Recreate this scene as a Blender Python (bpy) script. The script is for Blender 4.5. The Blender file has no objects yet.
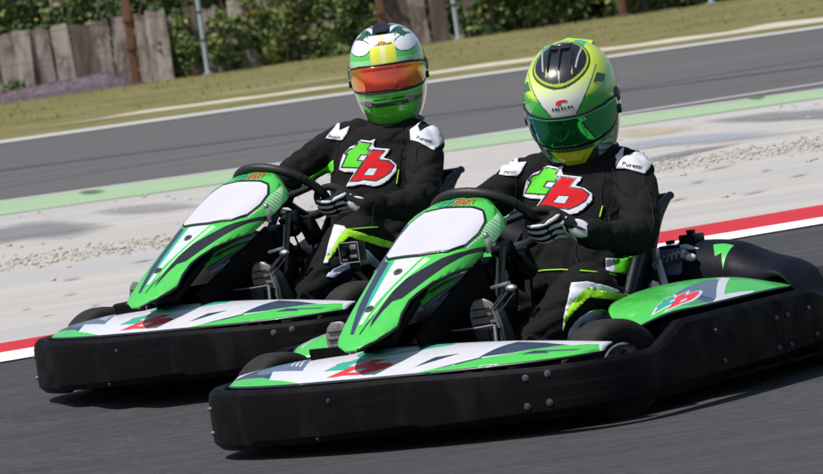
import bpy, bmesh, math, random
from mathutils import Vector, Matrix, noise
from mathutils.bvhtree import BVHTree
from mathutils.geometry import delaunay_2d_cdt
R = math.radians
rnd = random.Random(7)
scene = bpy.context.scene

# ------------------------------------------------------------ camera, sky, sun, exposure
FOC = 5000.0            # focal length in photo pixels (photo 823 px wide)
CAM_H = 1.2             # lens height above the asphalt
cam_data = bpy.data.cameras.new('camera')
cam = bpy.data.objects.new('camera', cam_data)
scene.collection.objects.link(cam)
scene.camera = cam
cam_data.sensor_width = 36.0
cam_data.lens = 36.0 * FOC / 823.0
cam_data.clip_start = 0.5
cam_data.clip_end = 6000
pitch = math.atan(224.0 / FOC)
fwd = Vector((0, math.cos(pitch), -math.sin(pitch)))
right0 = Vector((1, 0, 0)); up0 = right0.cross(fwd)
roll = R(8)
rt = right0 * math.cos(roll) - up0 * math.sin(roll)
upv = up0 * math.cos(roll) + right0 * math.sin(roll)
mw = Matrix((rt, upv, -fwd)).transposed().to_4x4()
mw.translation = Vector((0, 0, CAM_H))
cam.matrix_world = mw
cam_data.dof.use_dof = True
cam_data.dof.focus_distance = 15.0
cam_data.dof.aperture_fstop = 17.0

SUN_EL, SUN_AZ = R(60), R(-120)      # azimuth of the sun from +Y, clockwise positive: high on the left
world = bpy.data.worlds.new('World'); scene.world = world
world.use_nodes = True
wn = world.node_tree.nodes; wl = world.node_tree.links
sky = wn.new('ShaderNodeTexSky'); sky.sky_type = 'NISHITA'; sky.sun_disc = False
sky.sun_elevation = SUN_EL; sky.sun_rotation = SUN_AZ
sky.air_density = 1.2; sky.dust_density = 1.5
wl.new(sky.outputs[0], wn['Background'].inputs[0])
wn['Background'].inputs[1].default_value = 0.085
sl = bpy.data.lights.new('sun', 'SUN'); sl.energy = 4.4; sl.angle = R(0.6); sl.color = (1.0, 0.965, 0.91)
so = bpy.data.objects.new('sun', sl); scene.collection.objects.link(so)
sd = Vector((math.sin(SUN_AZ) * math.cos(SUN_EL), math.cos(SUN_AZ) * math.cos(SUN_EL), math.sin(SUN_EL)))
so.rotation_euler = sd.to_track_quat('Z', 'Y').to_euler()
scene.view_settings.view_transform = 'Standard'
scene.view_settings.look = 'None'
scene.view_settings.exposure = 0.12
scene.view_settings.gamma = 1.0

# ------------------------------------------------------------ helpers
def tag(o, label=None, cat=None, group=None, kind=None):
    if label: o['label'] = label
    if cat: o['category'] = cat
    if group: o['group'] = group
    if kind: o['kind'] = kind
    return o
def empty(name, loc=(0, 0, 0), rz=0.0, **k):
    o = bpy.data.objects.new(name, None); scene.collection.objects.link(o)
    o.location = loc; o.rotation_euler = (0, 0, rz); o.empty_display_size = .2
    return tag(o, **k)
def link(name, me, parent=None, mats=()):
    o = bpy.data.objects.new(name, me); scene.collection.objects.link(o)
    for m in mats: me.materials.append(m)
    if parent is not None: o.parent = parent
    return o
def pymesh(name, vs, fs, mats, parent=None, fm=None, smooth=True, sharp=40):
    me = bpy.data.meshes.new(name); me.from_pydata([tuple(v) for v in vs], [], fs)
    if not isinstance(mats, (list, tuple)): mats = [mats]
    o = link(name, me, parent, mats)
    if fm: me.polygons.foreach_set('material_index', fm)
    if smooth:
        me.polygons.foreach_set('use_smooth', [True] * len(me.polygons))
        if sharp: me.set_sharp_from_angle(angle=R(sharp))
    me.update()
    return o
def copy_tree(o, parent=None):
    c = o.copy(); scene.collection.objects.link(c)
    if parent is not None: c.parent = parent
    for ch in list(o.children): copy_tree(ch, c)
    return c
class MB:
    """collects vertices and faces of one mesh object"""
    def __init__(s): s.v = []; s.f = []; s.m = []
    def add(s, vs, fs, m=0):
        b = len(s.v); s.v += [Vector(v) for v in vs]; s.f += [tuple(i + b for i in f) for f in fs]; s.m += [m] * len(fs)
    def box(s, c, d, rot=None, m=0, bev=0.0):
        bm = bmesh.new(); bmesh.ops.create_cube(bm, size=1)
        for v in bm.verts: v.co = Vector((v.co.x * d[0], v.co.y * d[1], v.co.z * d[2]))
        if bev > 0: bmesh.ops.bevel(bm, geom=bm.edges[:] , offset=bev, segments=2, affect='EDGES', profile=.6)
        s.bm(bm, Matrix.Translation(Vector(c)) @ (rot.to_4x4() if rot else Matrix()), m)
    def bm(s, bm, M=Matrix(), m=0):
        bm.verts.index_update()
        s.add([M @ v.co for v in bm.verts], [[v.index for v in f.verts] for f in bm.faces], m); bm.free()
    def ell(s, c, r, rot=None, m=0, sub=3):
        bm = bmesh.new(); bmesh.ops.create_icosphere(bm, subdivisions=sub, radius=1)
        M = Matrix.Translation(Vector(c)) @ (rot.to_4x4() if rot else Matrix()) @ Matrix.Diagonal((*r, 1))
        s.bm(bm, M, m)
    def tube(s, pts, rad, n=10, m=0, caps=True):
        pts = [Vector(p) for p in pts]
        if not isinstance(rad, (list, tuple)): rad = [rad] * len(pts)
        vs = []; fs = []
        t = (pts[1] - pts[0]).normalized()
        a = t.orthogonal().normalized()
        for i, p in enumerate(pts):
            if i == 0: t2 = (pts[1] - pts[0]).normalized()
            elif i == len(pts) - 1: t2 = (pts[-1] - pts[-2]).normalized()
            else: t2 = ((pts[i + 1] - p).normalized() + (p - pts[i - 1]).normalized()).normalized()
            a = (a - t2 * a.dot(t2)).normalized(); b = t2.cross(a)
            for k in range(n):
                w = 2 * math.pi * k / n
                vs.append(p + (a * math.cos(w) + b * math.sin(w)) * rad[i])
        for i in range(len(pts) - 1):
            for k in range(n):
                k2 = (k + 1) % n
                fs.append((i * n + k, i * n + k2, (i + 1) * n + k2, (i + 1) * n + k))
        if caps:
            fs.append(tuple(range(n))[::-1]); fs.append(tuple(range((len(pts) - 1) * n, len(pts) * n)))
        s.add(vs, fs, m)
    def lathe(s, prof, c=(0, 0, 0), axis='Y', n=40, m=0, M=None):
        vs = []; fs = []
        for (r, h) in prof:
            for k in range(n):
                w = 2 * math.pi * k / n
                if axis == 'Y': p = Vector((r * math.cos(w), h, r * math.sin(w)))
                elif axis == 'Z': p = Vector((r * math.cos(w), r * math.sin(w), h))
                else: p = Vector((h, r * math.cos(w), r * math.sin(w)))
                if M: p = M @ p
                vs.append(p + Vector(c))
        for i in range(len(prof) - 1):
            for k in range(n):
                k2 = (k + 1) % n
                fs.append((i * n + k, i * n + k2, (i + 1) * n + k2, (i + 1) * n + k))
        s.add(vs, fs, m)
    def build(s, name, mats, parent=None, smooth=True, sharp=40):
        o = pymesh(name, s.v, s.f, mats, parent, s.m, smooth, None)
        bm = bmesh.new(); bm.from_mesh(o.data); bmesh.ops.recalc_face_normals(bm, faces=bm.faces); bm.to_mesh(o.data); bm.free()
        if smooth and sharp: o.data.set_sharp_from_angle(angle=R(sharp))
        return o
def inpoly(x, y, P):
    c = False; j = len(P) - 1
    for i in range(len(P)):
        xi, yi = P[i]; xj, yj = P[j]
        if (yi > y) != (yj > y) and x < (xj - xi) * (y - yi) / (yj - yi) + xi: c = not c
        j = i
    return c
def painted(name, S, u0, u1, v0, v1, nu, nv, base, layers, mats, parent, thick=0.004, outline=None, clip_base=False):
    """a curved panel S(u,v); layers = [(polygon in uv, material index)], printed edges become real mesh edges"""
    pts = []; edges = []
    for i in range(nu + 1):
        for j in range(nv + 1):
            pts.append(Vector((u0 + (u1 - u0) * i / nu, v0 + (v1 - v0) * j / nv)))
    polys = [l[0] for l in layers] + ([outline] if outline else [])
    for P in polys:
        Q = []
        for i in range(len(P)):
            a = Vector(P[i]); b = Vector(P[(i + 1) % len(P)])
            n = max(1, int((b - a).length / max((u1 - u0) / nu, (v1 - v0) / nv) * 1.2))
            for k in range(n): Q.append(a.lerp(b, k / n))
        Q = [Vector((min(max(q.x, u0), u1), min(max(q.y, v0), v1))) for q in Q]
        b0 = len(pts); pts += Q
        edges += [(b0 + i, b0 + (i + 1) % len(Q)) for i in range(len(Q))]
    vs, es, fs, _, _, _ = delaunay_2d_cdt(pts, edges, [], 0, 1e-5)
    F = []; FM = []
    for f in fs:
        cx = sum(vs[i].x for i in f) / 3; cy = sum(vs[i].y for i in f) / 3
        if outline and not inpoly(cx, cy, outline): continue
        mi = base
        for P, m in layers:
            if inpoly(cx, cy, P): mi = m
        if mi is None: continue
        F.append(tuple(f)); FM.append(mi)
    V = [S(v.x, v.y) for v in vs]
    used = sorted({i for f in F for i in f}); mp = {a: b for b, a in enumerate(used)}
    o = pymesh(name, [V[i] for i in used], [tuple(mp[i] for i in f) for f in F], mats, parent, FM, True, None)
    if thick:
        md = o.modifiers.new('t', 'SOLIDIFY'); md.thickness = abs(thick); md.offset = -1 if thick > 0 else 1
    return o
def grow(P, d):
    """offset a closed polygon outwards"""
    A = sum(P[i][0] * P[(i + 1) % len(P)][1] - P[(i + 1) % len(P)][0] * P[i][1] for i in range(len(P)))
    sg = 1 if A > 0 else -1; out = []
    for i in range(len(P)):
        a = Vector(P[i - 1]); b = Vector(P[i]); c = Vector(P[(i + 1) % len(P)])
        n1 = Vector(((b - a).y, -(b - a).x)).normalized() * sg; n2 = Vector(((c - b).y, -(c - b).x)).normalized() * sg
        n = n1 + n2
        if n.length < .3: n = n1
        n = n.normalized() * min(1.6, 1 / max(.4, n.normalized().dot(n1)))
        out.append((b.x + n.x * d, b.y + n.y * d))
    return out

# ------------------------------------------------------------ materials
def mat(name, col, rough=.5, metal=0.0, coat=0.0, coat_rough=.05, spec=.5, bump=None, vary=None, rvary=None, attr=None):
    m = bpy.data.materials.new(name); m.use_nodes = True
    nt = m.node_tree; N = nt.nodes; L = nt.links; b = N['Principled BSDF']
    b.inputs['Base Color'].default_value = (*col, 1); b.inputs['Roughness'].default_value = rough
    b.inputs['Metallic'].default_value = metal; b.inputs['Coat Weight'].default_value = coat
    b.inputs['Coat Roughness'].default_value = coat_rough; b.inputs['Specular IOR Level'].default_value = spec
    tc = N.new('ShaderNodeTexCoord')
    def coords(sc):
        if isinstance(sc, (int, float)): sc = (sc, sc, sc)
        mp = N.new('ShaderNodeMapping'); mp.inputs['Scale'].default_value = sc
        L.new(tc.outputs['Object'], mp.inputs[0]); return mp
    src = None
    if attr:
        a = N.new('ShaderNodeAttribute'); a.attribute_name = attr; src = a.outputs['Color']
        L.new(src, b.inputs['Base Color'])
    if vary:       # list of (scale, colour, low, high, amount, detail)
        for (sc, c2, lo, hi, amt, det) in vary:
            n = N.new('ShaderNodeTexNoise'); n.inputs['Scale'].default_value = 1; n.inputs['Detail'].default_value = det
            n.inputs['Roughness'].default_value = .6
            L.new(coords(sc).outputs[0], n.inputs['Vector'])
            mr = N.new('ShaderNodeMapRange'); mr.inputs[1].default_value = lo; mr.inputs[2].default_value = hi
            mr.inputs[3].default_value = 0; mr.inputs[4].default_value = amt
            L.new(n.outputs[0], mr.inputs[0])
            mx = N.new('ShaderNodeMix'); mx.data_type = 'RGBA'
            if src is None: mx.inputs[6].default_value = (*col, 1)
            else: L.new(src, mx.inputs[6])
            mx.inputs[7].default_value = (*c2, 1); L.new(mr.outputs[0], mx.inputs[0])
            src = mx.outputs[2]
        L.new(src, b.inputs['Base Color'])
    if rvary:
        sc, lo, hi = rvary
        n = N.new('ShaderNodeTexNoise'); n.inputs['Scale'].default_value = 1; n.inputs['Detail'].default_value = 5
        L.new(coords(sc).outputs[0], n.inputs['Vector'])
        mr = N.new('ShaderNodeMapRange'); mr.inputs[1].default_value = .35; mr.inputs[2].default_value = .65
        mr.inputs[3].default_value = lo; mr.inputs[4].default_value = hi
        L.new(n.outputs[0], mr.inputs[0]); L.new(mr.outputs[0], b.inputs['Roughness'])
    if bump:
        prev = None
        for (sc, strength, dist, det) in bump:
            n = N.new('ShaderNodeTexNoise'); n.inputs['Scale'].default_value = 1; n.inputs['Detail'].default_value = det
            L.new(coords(sc).outputs[0], n.inputs['Vector'])
            bp = N.new('ShaderNodeBump'); bp.inputs['Strength'].default_value = strength; bp.inputs['Distance'].default_value = dist
            L.new(n.outputs[0], bp.inputs['Height'])
            if prev: L.new(prev, bp.inputs['Normal'])
            prev = bp.outputs[0]
        L.new(prev, b.inputs['Normal'])
    return m
GREEN = (.070, .51, .075)
M = {}
M['green'] = mat('green_paint', GREEN, .3, coat=.5, vary=[(9, (.055, .43, .065), .45, .75, .5, 6)], rvary=(30, .22, .42))
M['lime'] = mat('lime_print', (.27, .66, .04), .5)
M['white'] = mat('white_paint', (.60, .60, .65), .34, coat=.3, vary=[(12, (.46, .46, .50), .5, .8, .5, 6)])
M['plate'] = mat('number_plate_white', (.54, .53, .59), .5, vary=[(5, (.44, .43, .49), .45, .8, .6, 5)])
M['navy'] = mat('dark_blue_print', (.03, .045, .085), .35, coat=.3)
M['slate'] = mat('slate_print', (.10, .14, .22), .35)
M['black'] = mat('black_print', (.012, .012, .016), .35, coat=.2)
M['teal'] = mat('teal_print', (.03, .36, .24), .4)
M['red'] = mat('red_print', (.78, .03, .04), .45)
M['hatch'] = mat('pale_green_print', (.45, .70, .46), .4)
M['plastic'] = mat('black_plastic', (.0036, .0031, .0044), .55, spec=.08, vary=[((3, 3, 14), (.010, .009, .010), .5, .8, .6, 9), ((2.2, 2.2, 95), (.016, .015, .015), .60, .72, .5, 4), ((9, 9, 2), (.016, .015, .015), .58, .75, .6, 8), (45, (.020, .018, .018), .66, .8, .5, 3)],
                   rvary=(14, .38, .62), bump=[(160, .12, .002, 3), (7, .25, .006, 2)])
M['plastic_gloss'] = mat('glossy_black_plastic', (.006, .006, .008), .3, spec=.28, rvary=(10, .2, .42), bump=[(6, .2, .006, 2)])
M['fender'] = mat('blue_black_plastic', (.005, .0055, .011), .5, spec=.14, vary=[(10, (.016, .016, .02), .5, .8, .5, 7)], rvary=(18, .42, .6))
M['rubber'] = mat('tyre_rubber', (.017, .016, .016), .8, spec=.25, vary=[((30, 4, 30), (.035, .033, .032), .45, .75, .7, 6)], bump=[((60, 25, 60), .3, .003, 4)])
M['chrome'] = mat('bright_metal', (.62, .62, .63), .22, 1.0, rvary=(40, .15, .4))
M['alu'] = mat('brushed_aluminium', (.45, .45, .47), .4, .9, bump=[(80, .1, .001, 3)])
M['darkmetal'] = mat('dark_metal', (.05, .05, .055), .45, .8)
M['seat'] = mat('seat_shell', (.010, .010, .012), .3, spec=.5, rvary=(12, .24, .45))
M['grip'] = mat('steering_grip', (.010, .010, .010), .55, bump=[(220, .25, .002, 2)])
M['suit'] = mat('black_suit_fabric', (.0062, .006, .0066), .88, spec=.22, vary=[(22, (.013, .0125, .013), .5, .75, .5, 5)],
                bump=[((7, 7, 12), .5, .03, 2), ((14, 14, 30), .55, .012, 3), (420, .25, .0008, 2)])
M['suit_white'] = mat('white_suit_fabric', (.64, .64, .69), .8, spec=.25, bump=[(24, .3, .006, 3)], vary=[(20, (.6, .6, .66), .5, .8, .5, 4)])
M['suit_green'] = mat('green_suit_fabric', (.10, .60, .03), .75, spec=.25, bump=[(24, .3, .006, 3)])
M['suit_lime'] = mat('lime_suit_fabric', (.34, .72, .03), .75, spec=.25, bump=[(24, .3, .006, 3)])
M['suit_grey'] = mat('reflective_grey_fabric', (.52, .55, .68), .6, spec=.4, bump=[((90, 90, 20), .8, .005, 3)])
M['glove'] = mat('black_glove', (.012, .012, .012), .8, spec=.3, bump=[(120, .35, .002, 3)])
M['sole'] = mat('boot_sole', (.26, .25, .24), .8, bump=[(90, .6, .004, 3)], vary=[(30, (.15, .14, .13), .45, .7, .8, 4)])
M['boot'] = mat('black_boot', (.014, .014, .015), .5)
M['gasket'] = mat('black_gasket', (.01, .01, .01), .5)
M['darkgreen'] = mat('dark_green_trim', (.02, .12, .05), .3, coat=.5)
M['bolt'] = mat('worn_bolt_steel', (.12, .12, .125), .5, .85)
M['suit_red'] = mat('red_suit_fabric', (.60, .015, .02), .85, spec=.15, bump=[(24, .3, .006, 3)])
M['seam'] = mat('suit_seam', (.022, .021, .023), .8, spec=.2)
M['seat_rim'] = mat('glossy_seat_edge', (.012, .012, .014), .22, spec=.6)

# ------------------------------------------------------------ the curved panels of a kart (kart coordinates: x ahead, y to the driver's left, z up)
def lerp(a,b,t): return a+(b-a)*t
def tab(t, T, col):
    # smooth (Catmull-Rom) interpolation of column col of table T, first column = parameter
    n=len(T)
    if t<=T[0][0]: i=0
    elif t>=T[-1][0]: i=n-2
    else:
        i=0
        while T[i+1][0]<t: i+=1
    t0,t1=T[i][0],T[i+1][0]; k=(t-t0)/(t1-t0)
    p1,p2=T[i][col],T[i+1][col]
    m1=((p2-T[i-1][col])/(t1-T[i-1][0]) if i>0 else (p2-p1)/(t1-t0))*(t1-t0)
    m2=((T[i+2][col]-p1)/(T[i+2][0]-t0) if i<n-2 else (p2-p1)/(t1-t0))*(t1-t0)
    k=max(-1,min(2.2,k))
    return (2*k**3-3*k*k+1)*p1+(k**3-2*k*k+k)*m1+(-2*k**3+3*k*k)*p2+(k**3-k*k)*m2
HOOD=[(0,.950,.288,.045,.018),(.12,.90,.322,.088,.034),(.3,.80,.385,.118,.048),(.5,.68,.455,.140,.060),(.7,.545,.530,.160,.066),(.85,.435,.590,.172,.070),(.94,.365,.627,.165,.066),(1,.315,.647,.110,.034)]
def hood_s(u,v,off=0.0):
    x,z,w,d=[tab(v,HOOD,i) for i in (1,2,3,4)]
    e=.01; dx=tab(v+e,HOOD,1)-tab(v-e,HOOD,1); dz=tab(v+e,HOOD,2)-tab(v-e,HOOD,2)
    l=math.hypot(dx,dz); nx,nz=dz/l,-dx/l
    a=abs(u); dd=d*(.35*a*a+.65*a**5)-off
    return (x-nx*dd, w*math.sin(u*1.35)/math.sin(1.35)+off*u, z-nz*dd)
BUMP=[(-.70,.36),(-.699,.45),(-.695,.56),(-.675,.68),(-.62,.775),(-.50,.850),(-.30,.905),(0,.930),(.30,.905),(.50,.850),(.62,.775),(.675,.68),(.695,.56),(.699,.45),(.70,.36)]
def bump_x(y):
    y=abs(y); P=[(0,.930),(.30,.905),(.50,.850),(.62,.775),(.665,.70)]
    return tab(y,P,1)
def nose_s(u,v,off=0.0):
    y=u*(.665 if u>0 else .606); xf=bump_x(u*.665)-.004
    xr=.70-.05*abs(u)**3
    if xr>xf-.03: xr=xf-.03
    hc=.058*(1-.72*(abs(u))**2.2)
    g=math.sin(min(1,v)*math.pi/2)**.9 if v>0 else 0
    return (lerp(xf,xr,v), y, .209+(hc+.004)*g+off)
POD=[(0,.43,.590,.540,.238,.240),(.12,.32,.650,.440,.264,.285),(.3,.20,.690,.400,.268,.305),(.6,-.02,.700,.400,.268,.318),(.85,-.2,.700,.455,.266,.308),(1,-.31,.680,.60,.262,.272)]
def pod_s(u,v,off=0.0):
    x,yo,yi,zo,zi=[tab(v,POD,i) for i in (1,2,3,4,5)]
    return (x-.02*(1-u), lerp(yi,yo,u), lerp(zi,zo,u**1.6)+.012*math.sin(math.pi*u)*min(1,v*5)*min(1,(1-v)*5+.2)+off)
def fender_s(u,v,off=0.0):
    y=lerp(.24,.715,u)
    zt=tab(y,[(.24,.412),(.36,.408),(.44,.396),(.49,.376),(.535,.356),(.575,.343),(.62,.328),(.65,.308),(.68,.275),(.70,.235),(.715,.205)],1)
    zf=tab(y,[(.24,.22),(.50,.235),(.56,.262),(.60,.288),(.64,.290),(.67,.262),(.70,.215),(.715,.19)],1)
    a=v*math.pi
    k=(.5-.5*math.cos(a))
    x=lerp(-.31,-.57,k)
    z=lerp(zf,.20,k)+(zt-lerp(zf,.20,k))*math.sin(a)**(.6 if v<.5 else .9)
    return (x-.03*(1-u)*(1-v),y,z+off)

# ------------------------------------------------------------ ground and setting
XL, XR = -46.0, 46.0
GZ = 0.10                                   # the track beyond the first kart lies 10 cm higher than in front of it
def gz(y):
    t = min(1, max(0, (y - 14.9) / 1.0)); return GZ * t * t * (3 - 2 * t) + .012 * min(1, max(0, (23.5 - y) / 3))
def at(px, py, z=GZ):
    """ground point seen at a photo pixel, used when laying out the place"""
    dx, dy = px - 411.5, py - 237.0
    c, s = math.cos(roll), math.sin(roll)
    xp, yp = dx * c - dy * s, dx * s + dy * c
    Y = FOC * (CAM_H - z) / (yp + 224.0)
    return Vector((xp * Y / FOC, Y, z))
def easex(X, lim, k):                        # straight near the picture, bending flat outside
    a = abs(X) - lim
    return X if a < 0 else math.copysign(lim + a * k + (1 - k) * 4 * (1 - math.exp(-a / 4)), X)
def line(pa, pb, lim=6, k=.12, wob=0.0):
    A, B = at(*pa), at(*pb); sl_ = (B.y - A.y) / (B.x - A.x)
    return lambda X: A.y + sl_ * (easex(X, lim, k) - A.x) + (wob * noise.noise(Vector((X * 1.1, A.y, 0))) if wob else 0)
L_white_b = line((0, 367), (823, 228), 3.5, .1)
L_white_t = line((0, 357.5), (823, 221), 3.5, .1)
L_red_t = line((0, 350), (823, 208), 3.5, .1)
L_green_b = line((0, 215.5), (823, 98), 8)
L_green_t = line((0, 202.5), (823, 90), 8)
L_track_n = line((0, 201.2), (823, 88.8), 8)
L_track_f = line((0, 144), (823, 28.5), 14)
L_line_f = line((0, 141), (823, 26), 14)
def strip(name, fa, fb, m, z0=0.0, ny=2, zf=None, step=.5, xl=XL, xr=XR, label=None):
    vs = []; fs = []; nx = int((xr - xl) / step)
    for i in range(nx + 1):
        X = xl + (xr - xl) * i / nx; a, b = fa(X), fb(X)
        for j in range(ny + 1):
            t = j / ny; y = a + (b - a) * t
            vs.append((X, y, gz(y) + z0 + (zf(t) if zf else 0)))
    for i in range(nx):
        for j in range(ny):
            p = i * (ny + 1) + j; fs.append((p, p + ny + 1, p + ny + 2, p + 1))
    o = pymesh(name, vs, fs, m, None, None, True, None); tag(o, kind='structure', label=label)
    return o
a_dir = (.35, 9, 1)
M['asphalt'] = mat('asphalt', (.044, .044, .048), .85, spec=.3,
    vary=[((.35, 7, 1), (.066, .065, .069), .40, .66, .8, 6), ((1.2, 34, 1), (.026, .026, .029), .50, .70, .85, 6), ((22, 150, 60), (.13, .13, .132), .54, .72, .7, 4), ((16, 130, 60), (.016, .016, .018), .52, .70, .8, 4), ((1.2, 1.2, 1), (.04, .04, .043), .5, .75, .5, 4)],
    bump=[((45, 90, 60), .6, .004, 4)])
M['asphalt_far'] = mat('asphalt_far_track', (.098, .095, .096), .9, spec=.25,
    vary=[((.1, 1.6, 1), (.125, .121, .121), .42, .66, .7, 5), ((.12, 4.5, 1), (.066, .064, .066), .52, .70, .7, 4)])
M['concrete'] = mat('pale_runoff_concrete', (.40, .38, .36), .9, spec=.2,
    vary=[((.25, 2.2, 1), (.47, .44, .41), .42, .66, .8, 7), ((.5, 9, 1), (.30, .295, .29), .50, .72, .6, 6), ((.15, .6, 1), (.36, .36, .37), .48, .66, .6, 4), ((18, 40, 10), (.60, .56, .52), .6, .8, .5, 2)],
    bump=[((20, 40, 20), .4, .006, 4)])
M['green_strip'] = mat('green_run_off_paint', (.26, .39, .215), .85, vary=[((.4, 3, 1), (.37, .45, .32), .4, .66, .7, 5), ((1.5, 9, 1), (.13, .27, .12), .6, .8, .7, 5)])
M['kerb_red'] = mat('red_kerb_paint', (.50, .030, .042), .8, spec=.2, vary=[((1, 14, 1), (.34, .025, .035), .46, .70, .8, 6), ((3, 30, 1), (.55, .10, .11), .6, .8, .5, 4)])
M['kerb_white'] = mat('white_line_paint', (.78, .78, .78), .75, vary=[((1.5, 12, 1), (.55, .55, .56), .5, .75, .6, 6)])
M['line_white'] = mat('worn_white_line', (.46, .46, .44), .8, vary=[((.6, 6, 1), (.36, .36, .35), .45, .75, .7, 6)])
M['grass'] = mat('dry_verge_grass', (.195, .165, .070), .95, spec=.1,
    vary=[((.5, .35, 1), (.10, .11, .035), .42, .60, .85, 7), ((.22, .30, 1), (.27, .225, .11), .52, .68, .8, 7), ((4, 2, 4), (.24, .21, .09), .5, .72, .5, 4), ((1.1, .9, 1), (.085, .10, .03), .54, .68, .85, 8), ((.9, .7, 1), (.20, .13, .07), .58, .70, .7, 6), ((3, 5, 3), (.10, .12, .04), .5, .75, .6, 4)],
    bump=[((5, 12, 5), .4, .03, 5)])
M['dirt'] = mat('sandy_soil', (.52, .47, .38), .95, spec=.1, vary=[((.7, 4, 1), (.38, .33, .24), .45, .7, .7, 5)])
M['patch_light'] = mat('faded_tar_patch', (.31, .31, .315), .85, vary=[((1.5, 8, 1), (.40, .385, .37), .42, .6, .85, 6)])

strip('asphalt_track', lambda X: -40.0, L_white_b, M['asphalt'], 0, 260, step=2.0)
strip('kerb_line', L_white_b, L_white_t, M['kerb_white'], .006, 3)
strip('red_kerb', L_white_t, L_red_t, M['kerb_red'], .006, 6, zf=lambda t: .02 * math.sin(math.pi * t))
strip('runoff', L_red_t, L_green_b, M['concrete'], 0, 24)
strip('green_verge_strip', L_green_b, L_green_t, M['green_strip'], .004, 2)
strip('near_edge_line', L_green_t, L_track_n, M['line_white'], .006, 1)
strip('far_track', L_track_n, L_track_f, M['asphalt_far'], 0, 4)
strip('far_edge_line', L_track_f, L_line_f, M['line_white'], .012, 1)
def grass_z(t): return 0
strip('grass_verge', L_line_f, lambda X: 330.0, M['grass'], 0, 60, step=2.0, xl=-140, xr=140)
pymesh('ground', [(-2500, -400, -.05), (2500, -400, -.05), (2500, 4500, -.05), (-2500, 4500, -.05)], [(0, 1, 2, 3)], M['grass'], None, None, False).__setitem__('kind', 'structure')
# seam in the far track and its dark tyre lines
Ls = line((0, 171), (823, 66), 14)
strip('asphalt_seam', Ls, lambda X: Ls(X) + .22, mat('seam_tar', (.035, .034, .037), .8, vary=[((.5, 3, 1), (.07, .07, .072), .45, .6, .9, 4)]), .005, 1)
Ls2 = line((0, 188), (823, 58), 14)
strip('asphalt_seam', Ls2, lambda X: Ls2(X) + .16, mat('seam_tar_faint', (.075, .075, .08), .8, vary=[((.5, 3, 1), (.105, .105, .115), .42, .58, .95, 4)]), .005, 1)
Lt = line((380, 152), (823, 84), 14)
strip('asphalt_joint', Lt, lambda X: Lt(X) + .5, M['patch_light'], .005, 1, xl=.5, xr=40)
# sandy soil laid bare along the verge
def sand(X):
    p = line((60, 125), (823, 22), 14)(X) + .9 * noise.noise(Vector((X * .35, 3, 0))); return p
def sand2(X):
    w = max(.3, 2.6 + .12 * X + 2.2 * noise.noise(Vector((X * .8, 9, 0)))); return sand(X) + w * min(1, max(.02, (X + 6.2) / 2.5)) * 1.6
strip('sand_strip', sand, sand2, M['dirt'], .008, 2, xl=-6.2, xr=44, step=.25)
def sand3(X): return line((150, 104), (300, 84), 14)(X) + .8 * noise.noise(Vector((X * .5, 13, 0)))
strip('sand_strip', sand3, lambda X: sand3(X) + 3.2 * max(.02, math.sin(math.pi * min(1, max(0, (X + 4.2) / 6)))), mat('thin_dry_grass', (.33, .28, .16), .95, vary=[((.7, 2, 1), (.20, .19, .08), .42, .6, .95, 6)]), .008, 2, xl=-4.2, xr=1.8, step=.2)

def stain(name, col, col2, k=1.0):
    """a worn stain whose edge breaks up into the surface below"""
    m = mat(name, col, .88, spec=.2, vary=[((.8, 5, 1), col2, .42, .66, .8, 6)]); nt = m.node_tree; N = nt.nodes; L = nt.links
    at_ = N.new('ShaderNodeAttribute'); at_.attribute_name = 'wear'; tc = N.new('ShaderNodeTexCoord'); mp = N.new('ShaderNodeMapping'); mp.inputs['Scale'].default_value = (1.4, 3.2, 1)
    nz = N.new('ShaderNodeTexNoise'); nz.inputs['Scale'].default_value = 2.2; nz.inputs['Detail'].default_value = 8; L.new(tc.outputs['Object'], mp.inputs[0]); L.new(mp.outputs[0], nz.inputs['Vector'])
    ad = N.new('ShaderNodeMath'); ad.operation = 'ADD'; L.new(at_.outputs['Fac'], ad.inputs[0]); L.new(nz.outputs[0], ad.inputs[1])
    mr = N.new('ShaderNodeMapRange'); mr.inputs[1].default_value = .50; mr.inputs[2].default_value = 1.30; mr.inputs[4].default_value = k; L.new(ad.outputs[0], mr.inputs[0]); L.new(mr.outputs[0], N['Principled BSDF'].inputs['Alpha'])
    return m
M['patch'] = stain('tar_patch', (.19, .19, .205), (.28, .275, .27)); M['patch_light'] = stain('faded_tar_patch', (.27, .27, .275), (.36, .35, .34), .8)
M['ochre'] = stain('ochre_stain', (.50, .42, .27), (.45, .42, .36), .8); M['bluish'] = stain('blue_grey_stain', (.30, .345, .41), (.38, .38, .39), .8)
M['oil'] = stain('dark_oil_mark', (.09, .15, .08), (.12, .2, .1)); M['scuff'] = stain('scuff_mark', (.24, .235, .23), (.32, .31, .30), .75)
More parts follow.
